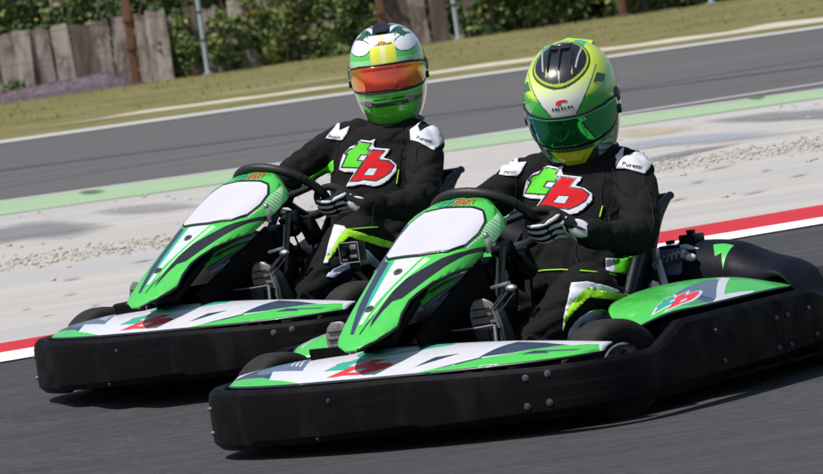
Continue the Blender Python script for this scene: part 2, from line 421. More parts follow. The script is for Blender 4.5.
def blob_patch(name, pts, m, z0, label=None):
    c = sum((at(*p) for p in pts), Vector()) / len(pts)
    P = [at(*p) for p in pts]; n = len(P); ring = []
    for i in range(n):
        for k in range(8):
            t = k / 8; p0, p1, p2, p3 = P[i - 1], P[i], P[(i + 1) % n], P[(i + 2) % n]
            ring.append(.5 * ((2 * p1) + (-p0 + p2) * t + (2 * p0 - 5 * p1 + 4 * p2 - p3) * t * t + (-p0 + 3 * p1 - 3 * p2 + p3) * t ** 3))
    m_ = len(ring); vs = []; at_ = []
    for (k, w) in ((1.25, 0), (.9, .30), (.6, .58), (.25, .75)):
        for q in ring: p = c + (q - c) * k; vs.append((p.x, p.y, GZ + z0)); at_.append(w)
    fs = [(r * m_ + i, r * m_ + (i + 1) % m_, (r + 1) * m_ + (i + 1) % m_, (r + 1) * m_ + i) for r in range(3) for i in range(m_)] + [tuple(range(3 * m_, 4 * m_))]
    o = pymesh(name, vs, fs, m, None, None, False); tag(o, kind='structure', label=label)
    a = o.data.attributes.new('wear', 'FLOAT', 'POINT'); a.data.foreach_set('value', at_); return o
blob_patch('tar_patch', [(-40, 236), (0, 228), (40, 223), (80, 224), (98, 228), (70, 236), (20, 241), (-30, 246)], M['patch'], .005)
blob_patch('tar_patch', [(102, 211), (130, 206), (165, 204), (200, 205), (175, 211), (140, 214), (112, 215)], M['patch_light'], .005)
blob_patch('tar_patch', [(715, 121), (760, 114), (800, 111), (840, 109), (840, 118), (800, 120), (760, 122)], M['patch'], .005)
blob_patch('tar_patch', [(645, 160), (690, 150), (735, 145), (700, 153), (660, 163)], M['patch'], .005)
blob_patch('ochre_stain', [(622, 131), (650, 127), (690, 128), (668, 134), (630, 138)], M['ochre'], .006)
blob_patch('blue_stain', [(620, 146), (660, 139), (720, 134), (760, 132), (790, 133), (730, 142), (660, 147), (625, 152)], M['bluish'], .0075)
blob_patch('tar_patch', [(225, 191), (265, 184), (300, 181), (290, 188), (250, 194)], M['patch_light'], .005)
blob_patch('tar_patch', [(80, 193), (88, 191), (103, 191), (98, 194), (84, 195)], M['oil'], .009)
blob_patch('tar_patch', [(748, 98), (753, 96), (765, 97), (760, 100), (750, 100)], M['oil'], .009)
for (x0, y0, w) in ((130, 264, 26), (60, 297, 18), (195, 272, 20), (20, 312, 12), (40, 319, 14), (90, 308, 10), (690, 184, 16), (760, 172, 12), (740, 196, 30), (668, 202, 20), (788, 178, 22), (60, 282, 22), (150, 283, 14), (10, 330, 22), (700, 172, 40)):
    blob_patch('tyre_scuff', [(x0, y0), (x0 + w * .5, y0 - w * .10 - .5), (x0 + w, y0 - w * .2), (x0 + w * .5, y0 - w * .10 + .9)], M['scuff'], .008)

# the row of loose stones across the run-off
def stone_bm(r):
    bm = bmesh.new(); bmesh.ops.create_icosphere(bm, subdivisions=1, radius=1)
    for v in bm.verts: v.co = v.co * (1 + .35 * noise.noise(v.co * 1.3 + Vector((r * 977, 0, 0))))
    return bm
M['stone'] = [mat('stone_tan', (.42, .36, .30), .9), mat('stone_pale', (.45, .42, .385), .9), mat('stone_grey', (.39, .37, .35), .9)]
L_st = line((0, 266), (823, 142), 8)
sm = MB()
for i in range(7500):
    X = rnd.uniform(-9, 9); d = rnd.gauss(0, .55)
    if noise.noise(Vector((X * 1.5, 4, 0))) < -.30 and rnd.random() < .6: continue
    y = L_st(X) + d; r = rnd.uniform(.005, .013) * (1.6 if rnd.random() < .12 else 1)
    Mx = Matrix.Translation((X, y, gz(y) + r * .3)) @ Matrix.Rotation(rnd.uniform(0, 6.28), 4, 'Z') @ Matrix.Diagonal((r * rnd.uniform(1, 1.7), r, r * rnd.uniform(.5, .85), 1))
    sm.bm(stone_bm(rnd.random()), Mx, rnd.choice((0, 0, 0, 1, 1, 2)))
tag(sm.build('stones', M['stone'], smooth=False), 'row of loose tan and pale stones strewn across the run-off', 'stones', kind='stuff')
gm = MB()
for i in range(500):
    X = rnd.uniform(-10, 10); y = rnd.uniform(23.5, 40)
    r = rnd.uniform(.006, .016)
    gm.bm(stone_bm(rnd.random()), Matrix.Translation((X, y, gz(y) + r * .3)) @ Matrix.Diagonal((r * 1.4, r, r * .7, 1)), rnd.choice((0, 1, 2)))
tag(gm.build('grit', M['stone'], smooth=False), 'small grit scattered thinly over the pale run-off concrete', 'grit', kind='stuff')

# ---------------- fence line, posts, hedge
FY = 160.0
def fx(px, py=60):      # X on the fence line for a photo pixel
    dx, dy = px - 411.5, py - 237.0
    return (dx * math.cos(roll) - dy * math.sin(roll)) * FY / FOC
M['board'] = mat('weathered_board', (.36, .29, .26), .95, spec=.1, vary=[((1.6, 2, .7), (.13, .10, .09), .44, .58, .9, 7), ((6, 6, 2.5), (.46, .40, .37), .52, .7, .7, 6), ((14, 14, 6), (.16, .13, .115), .56, .72, .7, 5)], bump=[((10, 10, 2), .6, .03, 5)])
M['board_dark'] = mat('dark_board', (.13, .10, .085), .95, spec=.1, vary=[((3, 3, 1), (.20, .17, .15), .45, .7, .8, 6)])
M['board_pale'] = mat('pale_board', (.44, .39, .35), .95, spec=.1, vary=[((2, 3, 1), (.22, .18, .155), .45, .6, .9, 7), ((9, 9, 4), (.50, .45, .41), .52, .7, .7, 5)])
fence = empty('board_fence', (0, FY, GZ), 0, label='fence of tall weathered grey-brown boards with gaps, behind the grass verge', cat='fence')
boards = [(-60, -42, 2.1, 0), (-41, -24, 2.1, 1), (-22, -3, 2.1, 0), (0, 15, 2.15, 0), (17, 32, 2.2, 2), (34, 54, 2.15, 0), (58, 74, 2.2, 2), (75, 95, 2.15, 1), (96, 113, 2.2, 0), (115, 134, 2.25, 0), (140, 152, 2.2, 0), (153, 171, 2.25, 2),
          (190, 203, 2.2, 1), (210, 227, 2.1, 0), (236, 258, 2.25, 2), (388, 404, 2.5, 1), (405, 417, 2.4, 1), (418, 433, 2.5, 0), (436, 452, 2.5, 1), (470, 486, 1.9, 1), (640, 655, 1.9, 1), (848, 866, 2.1, 0), (868, 888, 2.1, 1), (890, 908, 2.1, 0)]
for (a, b, hgt, k) in boards:
    x0, x1 = fx(a - .8), fx(b + .8); mb = MB(); w = x1 - x0; n = 4
    top = [(x0 + w * i / n, hgt + rnd.uniform(-.07, .07)) for i in range(n + 1)]
    lean = rnd.uniform(-.10, .10); th = rnd.uniform(.05, .09); yo = rnd.uniform(-.06, .06)
    vs = []; rows = (0, .7, 1.4, None)
    for side in (0, th):
        for r_ in rows:
            for i in range(n + 1):
                z = top[i][1] if r_ is None else r_
                vs.append((top[i][0] + lean * z / hgt + (rnd.uniform(-.02, .02) if i in (0, n) else 0), yo + side + (rnd.uniform(-.012, .012)), z))
    fs = []; m_ = n + 1; h_ = 4 * m_
    for r_ in range(3):
        for i in range(n):
            q = r_ * m_ + i; fs += [(q, q + 1, q + m_ + 1, q + m_), (h_ + q, h_ + q + m_, h_ + q + m_ + 1, h_ + q + 1)]
        q = r_ * m_; fs += [(q, q + m_, h_ + q + m_, h_ + q), (q + n, h_ + q + n, h_ + q + n + m_, q + n + m_)]
    for i in range(n): fs.append((3 * m_ + i, 3 * m_ + i + 1, h_ + 3 * m_ + i + 1, h_ + 3 * m_ + i))
    mb.add(vs, fs); mb.build('board', [M['board'], M['board_dark'], M['board_pale']][k], fence, smooth=False)
M['post_grey'] = mat('galvanised_post', (.42, .47, .53), .55, .3, vary=[((2, 2, 4), (.30, .33, .37), .45, .7, .6, 4)])
M['post_brown'] = mat('rusty_post', (.19, .085, .05), .8, vary=[((3, 3, 3), (.10, .05, .035), .45, .7, .7, 5)])
def post(px, py, w, m, brown, label):
    X = fx(px, py); r = empty('fence_post', (X, FY - 1.6, GZ), 0, label=label, cat='post', group='brown fence posts' if brown else 'grey fence posts')
    mb = MB()
    if brown: mb.box((0, 0, 2.6), (w, w * .8, 5.2), bev=.015)
    else: mb.tube([(0, 0, 0), (0, 0, 5.0)], w / 2, 14)
    mb.build('shaft', m, r)
    c = MB(); c.box((0, 0, .03), (w * 1.9, w * 1.9, .06), bev=.01); c.build('foot', M['board_dark'] if brown else M['post_grey'], r)
    for z in (1.1, 2.0, 3.0, 4.2):
        g = MB(); g.lathe([(w * .52, -.03), (w * .62, -.03), (w * .62, .03), (w * .52, .03)], (0, 0, z), 'Z', 14); g.build('clamp', M['darkmetal'], r)
post(139, 80, .26, M['post_brown'], True, 'rusty brown post in front of the left stretch of boards, beside the purple heather')
post(385, 45, .26, M['post_brown'], True, 'brown post just behind the helmet with the red visor')
post(621, 20, .24, M['post_brown'], True, 'short brown stump of post above the yellow-green helmet at the top edge')
post(210, 73, .15, M['post_grey'], False, 'pale grey steel post standing in the ivy-filled gap of the board fence')
post(458, 40, .16, M['post_grey'], False, 'pale grey steel post right of the dark boards behind the two drivers')
post(709, 10, .15, M['post_grey'], False, 'pale grey steel post at the top right edge of the photo')
wire = MB()
for z in (1.15, 2.05, 3.05):
    wire.tube([(fx(-300), FY - 1.6, GZ + z), (fx(1150), FY - 1.6, GZ + z)], .009, 5)
tag(wire.build('fence_wires', M['darkmetal']), 'thin taut wires strung between the fence posts', 'wire')

LEAF = [mat('leaf_dark', (.075, .110, .040), .7, spec=.2), mat('leaf_mid', (.13, .20, .065), .7, spec=.2), mat('leaf_light', (.23, .28, .09), .7, spec=.2), mat('leaf_yellow', (.30, .27, .09), .75, spec=.2)]
M['bark'] = mat('bark', (.10, .08, .06), .95, vary=[((8, 8, 1), (.17, .14, .11), .4, .7, .8, 5)])
def leaves(mb, blobs, n, s0, s1, wts):
    tot = sum(b[1][0] * b[1][1] * b[1][2] for b in blobs)
    for (c, r) in blobs:
        k = int(n * r[0] * r[1] * r[2] / tot)
        cl = [Vector((rnd.gauss(0, .5), rnd.gauss(0, .5), rnd.gauss(0, .5))) for _ in range(max(4, k // 45))]
        for i in range(k):
            q = rnd.choice(cl) + Vector((rnd.gauss(0, .16), rnd.gauss(0, .16), rnd.gauss(0, .16)))
            if q.length > 1.15: q = q / q.length * rnd.uniform(.8, 1.1)
            p = Vector((c[0] + q.x * r[0], c[1] + q.y * r[1], c[2] + q.z * r[2]))
            if p.z < .02: p.z = rnd.uniform(.02, .3)
            s = rnd.uniform(s0, s1)
            nrm = Vector((rnd.gauss(0, 1), rnd.gauss(0, 1) - .5, rnd.gauss(0, 1) + .6)).normalized()
            a = nrm.orthogonal().normalized(); a = Matrix.Rotation(rnd.uniform(0, 6.28), 3, nrm) @ a; b = nrm.cross(a)
            o = len(mb.v)
            mb.v += [p - a * s, p + b * s * .45 + nrm * s * .1, p + a * s, p - b * s * .45 + nrm * s * .1]
            mb.f.append((o, o + 1, o + 2, o + 3))
            j = noise.noise(p * 1.4) + rnd.gauss(0, .35)
            mb.m.append(0 if j < wts[0] else 1 if j < wts[1] else 2 if j < wts[2] else 3)
def bush(name, px, dy, w, h, n, label, cat, wts=(-.15, .35, .75), leaf=(.07, .15), grp='bushes along the fence'):
    X = fx(px); r = empty(name, (X, FY + dy, GZ), 0, label=label, cat=cat, group=grp)
    t = MB()
    for k in range(4):
        a = rnd.uniform(0, 6.28); q = [(0, 0, 0)]
        for j in range(1, 5): q.append((math.cos(a) * w * .09 * j + rnd.uniform(-.05, .05), math.sin(a) * .1 * j, h * .19 * j))
        t.tube(q, [.07, .055, .04, .028, .015], 6)
    t.build('trunk', M['bark'], r)
    blobs = [((rnd.uniform(-.32, .32) * w, rnd.uniform(-.3, .3), h * rnd.uniform(.2, .8)), (w * rnd.uniform(.22, .38), .55, h * rnd.uniform(.18, .3))) for _ in range(7)]
    blobs += [((0, 0, h * .25), (w * .42, .5, h * .25))]
    c = MB(); leaves(c, blobs, n, leaf[0], leaf[1], wts); c.build('crown', LEAF, r, smooth=False)
bush('bush', -30, .8, 3.4, 4.4, 3000, 'dark bush spilling over the boards outside the left edge', 'bush')
bush('bush', 22, 1.0, 3.0, 4.2, 3000, 'green bush rising behind the boards at the top left corner', 'bush')
bush('bush', 8, -.6, .7, .75, 350, 'small low plant growing at the foot of the boards at the left edge', 'bush')
bush('bush', 78, 1.1, 3.2, 4.4, 3000, 'dense green bush behind the boards above the purple heather', 'bush')
bush('bush', 128, 1.0, 2.6, 4.2, 2600, 'green bush behind the rusty brown post', 'bush')
bush('bush', 183, .3, 1.9, 3.6, 2600, 'tall ivy-green bush filling the gap left of the grey post', 'bush')
bush('bush', 228, -.35, 1.5, 1.9, 1500, 'ragged bush in front of the lone pale boards', 'bush', (-.3, .15, .6))
bush('bush', 246, .9, 2.4, 4.4, 2400, 'bush reaching over the lone pale board right of the grey post', 'bush')
bush('bush', 300, -.1, 3.0, 4.0, 4200, 'broad leafy bush with yellowing leaves left of the red-visored helmet', 'bush', (-.3, .1, .5))
bush('bush', 356, .2, 2.5, 3.8, 3400, 'dark leafy bush just left of the brown post and red-visored helmet', 'bush')
bush('bush', 430, .9, 2.6, 4.2, 2400, 'bush behind the dark boards right of the red-visored helmet', 'bush')
bush('bush', 497, -.1, 2.6, 3.5, 3400, 'dark green bush right of the second grey post', 'bush', (0, .45, .8))
bush('bush', 560, .1, 3.0, 3.6, 3600, 'bush above the yellow-green helmet at the top edge', 'bush', (0, .45, .8))
bush('bush', 640, -.1, 2.8, 3.2, 3200, 'low dark bush right of the short brown post', 'bush', (-.05, .4, .8))
bush('bush', 705, .2, 2.8, 3.2, 2600, 'bush around the grey post at the top right edge', 'bush')
bush('bush', 775, .2, 2.8, 3.2, 2200, 'bush beyond the verge near the top right corner', 'bush')
bush('bush', 850, .2, 2.8, 3.2, 1800, 'bush beyond the right edge of the photo', 'bush')
wood = MB()
blobs = [((x, rnd.uniform(-1.5, 3), zz + rnd.uniform(-.4, .8)), (rnd.uniform(2.2, 3.4), 1.8, rnd.uniform(1.6, 2.6))) for x in [i * 2.2 - 42 for i in range(39)] for zz in (.8, 3, 5.2)]
leaves(wood, blobs, 60000, .16, .34, (.05, .5, .9))
for v in wood.v: v.y += FY + 6; v.z += GZ
tag(wood.build('woodland', LEAF, smooth=False), 'dense dark green woodland filling the background above the fence', 'woodland', kind='stuff')
# purple heather bank
hb = MB(); M['heather'] = [mat('heather_purple', (.235, .175, .215), .9), mat('heather_dusk', (.19, .145, .18), .9), mat('heather_pink', (.29, .215, .235), .9)]
hx0, hx1 = fx(-70, 100), fx(134, 78)
def hh(X):
    t = (X - hx0) / (hx1 - hx0); return max(0, .34 + .42 * max(0, t - .25)) * min(1, (1 - t) * 9) * min(1, max(0, t) * 6)
core = []; cf = []
nxx = 60
for i in range(nxx + 1):
    X = hx0 + (hx1 - hx0) * i / nxx
    for j in range(9):
        a = math.pi * j / 8; core.append((X, FY - 1.1 - .9 * math.cos(a), GZ + (hh(X) * .82 + .02) * math.sin(a) + .03 * noise.noise(Vector((X * 3, j, 0)))))
for i in range(nxx):
    for j in range(8): q = i * 9 + j; cf.append((q, q + 9, q + 10, q + 1))
hb.add(core, cf, 1)
for i in range(14000):
    X = rnd.uniform(hx0, hx1); a = rnd.uniform(.05, 3.0); H_ = hh(X)
    p = Vector((X, FY - 1.1 - .92 * math.cos(a), GZ + H_ * .84 * math.sin(a)))
    s = rnd.uniform(.02, .055); d = Vector((rnd.uniform(-.4, .4), rnd.uniform(-.5, .2), 1)).normalized() * s; w_ = Vector((rnd.uniform(-1, 1), rnd.uniform(-.4, .4), 0)).normalized() * s * .3
    hb.add([p - w_, p + w_, p + d], [(0, 1, 2)], rnd.choice((0, 0, 1, 2)))
tag(hb.build('heather_bank', M['heather'], smooth=False), 'low bank of purple heather along the foot of the left boards', 'heather', kind='stuff')
# tufts of verge grass
gt = MB(); M['tuft'] = [mat('tuft_green', (.12, .13, .045), .9), mat('tuft_straw', (.23, .20, .09), .9), mat('tuft_olive', (.16, .15, .06), .9)]
for i in range(7000):
    y = rnd.choice((rnd.uniform(150, 162), rnd.uniform(95, 162))); X = rnd.uniform(-.085, .085) * y * 1.15
    if y < L_line_f(X) + .5: continue
    if noise.noise(Vector((X * .5, y * .18, 5))) < -.12 and rnd.random() < .75: continue
    if sand(X) - .4 < y < sand2(X) + .3 and X > -6.2: continue
    s = rnd.uniform(.015, .04) * (1 + .5 * (noise.noise(Vector((X * .4, y * .15, 9))) > .15)); w_ = Vector((rnd.uniform(-1, 1), rnd.uniform(-.5, .5), 0)).normalized() * s * .5
    p = Vector((X, y, GZ)); d = Vector((rnd.uniform(-.5, .5), rnd.uniform(-.3, .3), 1)) * s
    gt.add([p - w_, p + w_, p + d], [(0, 1, 2)], 0 if noise.noise(Vector((X * .6, y * .25, 2))) + rnd.gauss(0, .25) > .05 else rnd.choice((1, 2)))
tag(gt.build('grass_tufts', M['tuft'], smooth=False), 'rough tufts of half dried grass on the verge', 'grass', kind='stuff')

# ------------------------------------------------------------ a kart
def interp_path(P, n):
    """Catmull-Rom through 2-D points"""
    out = []
    for i in range(len(P) - 1):
        p0 = P[i - 1] if i else P[0]; p1 = P[i]; p2 = P[i + 1]; p3 = P[i + 2] if i + 2 < len(P) else P[-1]
        for k in range(n):
            t = k / n
            out.append(tuple(.5 * (2 * p1[j] + (p2[j] - p0[j]) * t + (2 * p0[j] - 5 * p1[j] + 4 * p2[j] - p3[j]) * t * t + (3 * p1[j] - p0[j] - 3 * p2[j] + p3[j]) * t ** 3) for j in (0, 1)))
    out.append(tuple(P[-1])); return out
def band(name, path, zb, zt, m, parent, depth=.05, bulge=.005, side=1, n=6):
    """a thick moulded plastic band along a plan path; zb(s), zt(s) its lower and upper edge"""
    P = interp_path(path, n); N = len(P); L = [0]
    for i in range(1, N): L.append(L[-1] + math.dist(P[i], P[i - 1]))
    vs = []; fs = []; K = 14
    for i, p in enumerate(P):
        a = P[max(0, i - 1)]; b = P[min(N - 1, i + 1)]
        tx, ty = b[0] - a[0], b[1] - a[1]; l = math.hypot(tx, ty); nx, ny = ty / l * side, -tx / l * side
        s = L[i] / L[-1]; z0, z1 = zb(s), zt(s); H_ = z1 - z0
        prof = [(-depth, z0 + .02), (-depth * .6, z0), (-.008, z0), (-.002, z0 + .003), (0, z0 + .010), (bulge * .8, z0 + H_ * .35), (bulge, z0 + H_ * .65), (bulge * .6, z1 - .022), (bulge * .25, z1 - .008), (-.003, z1 - .002), (-.010, z1), (-.032, z1 + .002), (-depth * .9, z1 - .010), (-depth, z1 - .03)]
        for (o, z) in prof: vs.append((p[0] + nx * o, p[1] + ny * o, z))
    for i in range(N - 1):
        for k in range(K):
            k2 = (k + 1) % K; fs.append((i * K + k, i * K + k2, (i + 1) * K + k2, (i + 1) * K + k))
    fs.append(tuple(range(K))); fs.append(tuple(range((N - 1) * K, N * K))[::-1])
    mb = MB(); mb.add(vs, fs)
    return mb.build(name, m, parent, sharp=32)
BV = {}
def bolt(parent, c, nrm, r=.011, name='bolt'):
    nrm = Vector(nrm).normalized()
    if name == 'bolt':
        key = parent.name
        if key not in BV: BV[key] = BVHTree.FromPolygons([v.co for v in parent.data.vertices], [tuple(p.vertices) for p in parent.data.polygons])
        h = BV[key].ray_cast(Vector(c) + nrm * .15, -nrm, .3)
        if h[0] is not None: c = h[0]; nrm = (h[1] if h[1].dot(nrm) > 0 else -h[1]).lerp(nrm, .5).normalized()
    M_ = nrm.to_track_quat('Z', 'Y').to_matrix()
    mb = MB(); mb.lathe([(0.0, .007), (r * .42, .007), (r * .5, .0055), (r * .5, .003), (r, .0025), (r * 1.08, 0), (r * 1.08, -.004)], c, 'Z', 14, M=M_)
    return mb.build(name, M['bolt'], parent)
def wheel(parent, c, r, w, steer=0.0, rim_r=.066, name='wheel'):
    Mz = Matrix.Rotation(steer, 3, 'Z')
    hub = bpy.data.objects.new(name, None)
    t = MB(); q = w / 2
    t.lathe([(rim_r, -q * .80), (rim_r + .012, -q * .95), (r * .72, -q * 1.06), (r * .88, -q * 1.04), (r * .965, -q * .90), (r * .992, -q * .72), (r, -q * .35), (r, q * .35), (r * .992, q * .72), (r * .965, q * .90), (r * .88, q * 1.04), (r * .72, q * 1.06), (rim_r + .012, q * .95), (rim_r, q * .80)], c, 'Y', 56, M=Mz)
    ty = t.build(name, M['rubber'], parent, sharp=60)
    rm = MB()
    rm.lathe([(rim_r + .002, -q * .84), (rim_r + .006, -q * .80), (rim_r - .006, -q * .7), (rim_r - .012, 0), (rim_r - .006, q * .55), (rim_r + .004, q * .80), (rim_r + .007, q * .86), (rim_r, q * .88), (rim_r - .008, q * .72), (.042, q * .48), (.030, q * .52), (.028, q * .86), (.016, q * .90), (0.0, q * .90)], c, 'Y', 40, M=Mz)
    rim = rm.build('rim', M['chrome'], ty, sharp=35)
    for k in range(3):
        a = k * 2 * math.pi / 3
        mb = MB(); p = Vector(c) + Mz @ Vector((.045 * math.cos(a), q * .56, .045 * math.sin(a)))
        mb.lathe([(.008, -.01), (.008, .008), (.004, .012), (0, .012)], p, 'Y', 8, M=Mz); mb.build('wheel_nut', M['darkmetal'], ty)
    return ty
EM_T = [(100, 270), (125, 215), (140, 182), (125, 175), (150, 150), (185, 140), (220, 95), (300, 105), (270, 150), (292, 152), (270, 182), (230, 180), (198, 228), (240, 235), (215, 275)]
EM_B = [(160, 375), (200, 320), (290, 190), (320, 155), (395, 160), (350, 225), (430, 235), (465, 265), (440, 310), (390, 345), (340, 370), (250, 360), (215, 370)]
EM_H = [(290, 285), (350, 285), (320, 335), (255, 330)]
EM_W = [(75, 290), (85, 240), (105, 180), (150, 130), (195, 110), (235, 75), (300, 85), (335, 70), (322, 110), (330, 135), (440, 145), (425, 175), (395, 208), (450, 225), (490, 260), (485, 310), (430, 370), (390, 400), (330, 418), (270, 405), (230, 400), (170, 415), (125, 415), (150, 370), (175, 330), (185, 312), (110, 310)]
def emblem(f, white=True):
    g = lambda P: [f(a, b) for a, b in P]
    return ([(g(EM_W), 'white')] if white else []) + [(g(grow(EM_T, 5)), 'black'), (g(grow(EM_B, 6)), 'black'), (g(EM_T), 'teal'), (g(EM_B), 'red'), (g(grow(EM_H, 5)), 'black'), (g(EM_H), 'white')]
NL = emblem(lambda a, b: (-.285 + (a - 75) / 415 * .42 + (b - 245) / 343 * -.02, .60 - (b - 75) / 343 * .56))
PL = emblem(lambda a, b: (.60 + (b - 75) / 343 * .27 - (a - 280) / 415 * .14, .09 + (a - 75) / 415 * .40 + (b - 245) / 343 * -.05))
NOSE_L = [
    ([(-1, -.05), (1, -.05), (1, .055), (.6, .04), (0, .035), (-.6, .04), (-1, .055)], 'black'),
    ([(-.995, .05), (-.933, .32), (-.824, .34), (-.68, .30), (-.36, .035), (-.6, .04)], 'green'),
    ([(-.955, .30), (-.90, .60), (-.80, 1.0), (-.72, 1.0), (-.588, .20), (-.68, .30), (-.82, .34)], 'navy'),
    ([(-.80, .62), (-.73, 1.0), (-.69, 1.0), (-.63, .42), (-.74, .42)], 'slate'),
    ([(-.60, .19), (-.66, .55), (-.66, 1.0), (-.50, 1.0), (-.42, .40), (-.27, .035), (-.36, .035), (-.50, .14)], 'white'),
    ([(-.66, .50), (-.72, 1.0), (-.50, 1.0), (-.42, .36)], 'slate'),
    ([(-.575, .66), (-.62, 1.0), (-.608, 1.0), (-.555, .63)], 'white'),
    ([(-.53, .60), (-.595, 1.0), (-.585, 1.0), (-.51, .58)], 'white'),
    ([(-.49, .55), (-.565, 1.0), (-.552, 1.0), (-.472, .52)], 'white'),
    ([(-.18, .70), (-.10, .50), (.12, .62), (.30, .85), (.28, 1), (-.20, 1)], 'teal'),
    ([(-.14, .78), (-.05, .66), (.16, .78), (.2, .94), (-.12, .94)], 'navy'),
] + NL + [
    ([(.27, .035), (.389, .12), (.536, .265), (.64, .345), (.752, .50), (.86, .62), (.97, .62), (.99, .05), (.604, .04)], 'green'),
    ([(.52, .30), (.56, .62), (.60, .90), (.74, .80), (.86, .64), (.752, .50), (.64, .36)], 'navy'),
    ([(.43, .50), (.47, .80), (.54, .98), (.60, .98), (.57, .72), (.50, .33)], 'white'),
    ([(.24, .17), (.30, .40), (.41, .47), (.33, .31)], 'navy'),
    ([(.34, .08), (.45, .20), (.53, .30), (.545, .27), (.46, .16)], 'navy'),
    ([(.70, .30), (.74, .42), (.93, .36), (.91, .30), (.80, .34), (.82, .27)], 'navy'),
]
HOOD_L = [
    ([(-1, .60), (-.60, .61), (-.5, .655), (-.55, .66), (-.62, .70), (-.56, .88), (-.66, .9), (-1, .8)], 'navy'),
    ([(-.60, .61), (-.56, .66), (-.36, .635), (-.29, .42), (-.26, .28), (-.18, .15), (-.30, .16), (-.50, .36)], 'navy'),
    ([(-.40, .64), (-.34, .645), (-.25, .43), (-.17, .26), (-.22, .25), (-.34, .43)], 'teal'),
    ([(-.30, .648), (.151, .646), (.02, .50), (-.10, .36), (-.11, .22), (-.20, .22), (-.24, .42), (-.27, .52)], 'white'),
    ([(1, .77), (.826, .687), (.674, .592), (.501, .465), (.379, .381), (.22, .36), (.169, .30), (.14, .18), (.16, .17), (.07, .24), (.068, .366), (.094, .491), (.3, .565), (.502, .638), (.773, .705), (1, .80)], 'black'),
    ([(.20, .645), (.12, .55), (.02, .42), (-.03, .25), (.0, .25), (.06, .42), (.18, .54), (.32, .63)], 'hatch'),
    ([(.02, .30), (-.04, .16), (.0, .14), (.045, .26)], 'black'),
    ([(.60, .715), (.735, .85), (.80, .93), (.86, .93), (1, .86), (1, .82), (.82, .80), (.76, .72)], 'hatch'),
]
for i in range(9):
    a = .775 + i * .014
    HOOD_L.append(([(.70, a), (.985, a + .012), (.985, a + .017), (.70, a + .005)], 'green'))
PLATE = [(-0.547, 0.690), (-0.53, 0.80), (-0.476, 0.873), (-0.355, 0.922), (-0.069, 0.930), (0.378, 0.920), (0.560, 0.905), (0.700, 0.86), (0.735, 0.80), (0.700, 0.73), (0.516, 0.683), (0.073, 0.660), (-0.222, 0.662), (-.45, .665)]
POD_L = [
    ([(.975, 0), (.975, 1), (1, 1), (1, 0)], 'black'),
    ([(.94, .0), (.955, .15), (.98, .30), (1, .3), (1, 0)], 'black'),
    ([(.62, .28), (.50, .50), (.42, .70), (.50, .74), (.88, .47), (.97, .40), (.95, .28), (.87, .225), (.75, .34)], 'slate'),
    ([(.90, .24), (.955, .30), (.965, .34), (.86, .36), (.80, .33)], 'green'),
    ([(.38, .755), (.46, .80), (.54, .765), (.88, .52), (.905, .62), (.945, .70), (.975, .66), (.975, .375), (.90, .45), (.48, .735)], 'white'),
] + PL + [
]
for i in range(8):
    POD_L.insert(4, ([(.70 + .03 * i, .335 - .012 * i), (.80 + .02 * i, .43), (.812 + .02 * i, .42), (.712 + .03 * i, .325 - .012 * i)], 'navy'))
LM = ['green', 'white', 'navy', 'slate', 'black', 'teal', 'red', 'hatch']
def lay(L): return [(p, LM.index(m)) for p, m in L]
def front_corner(i): return i
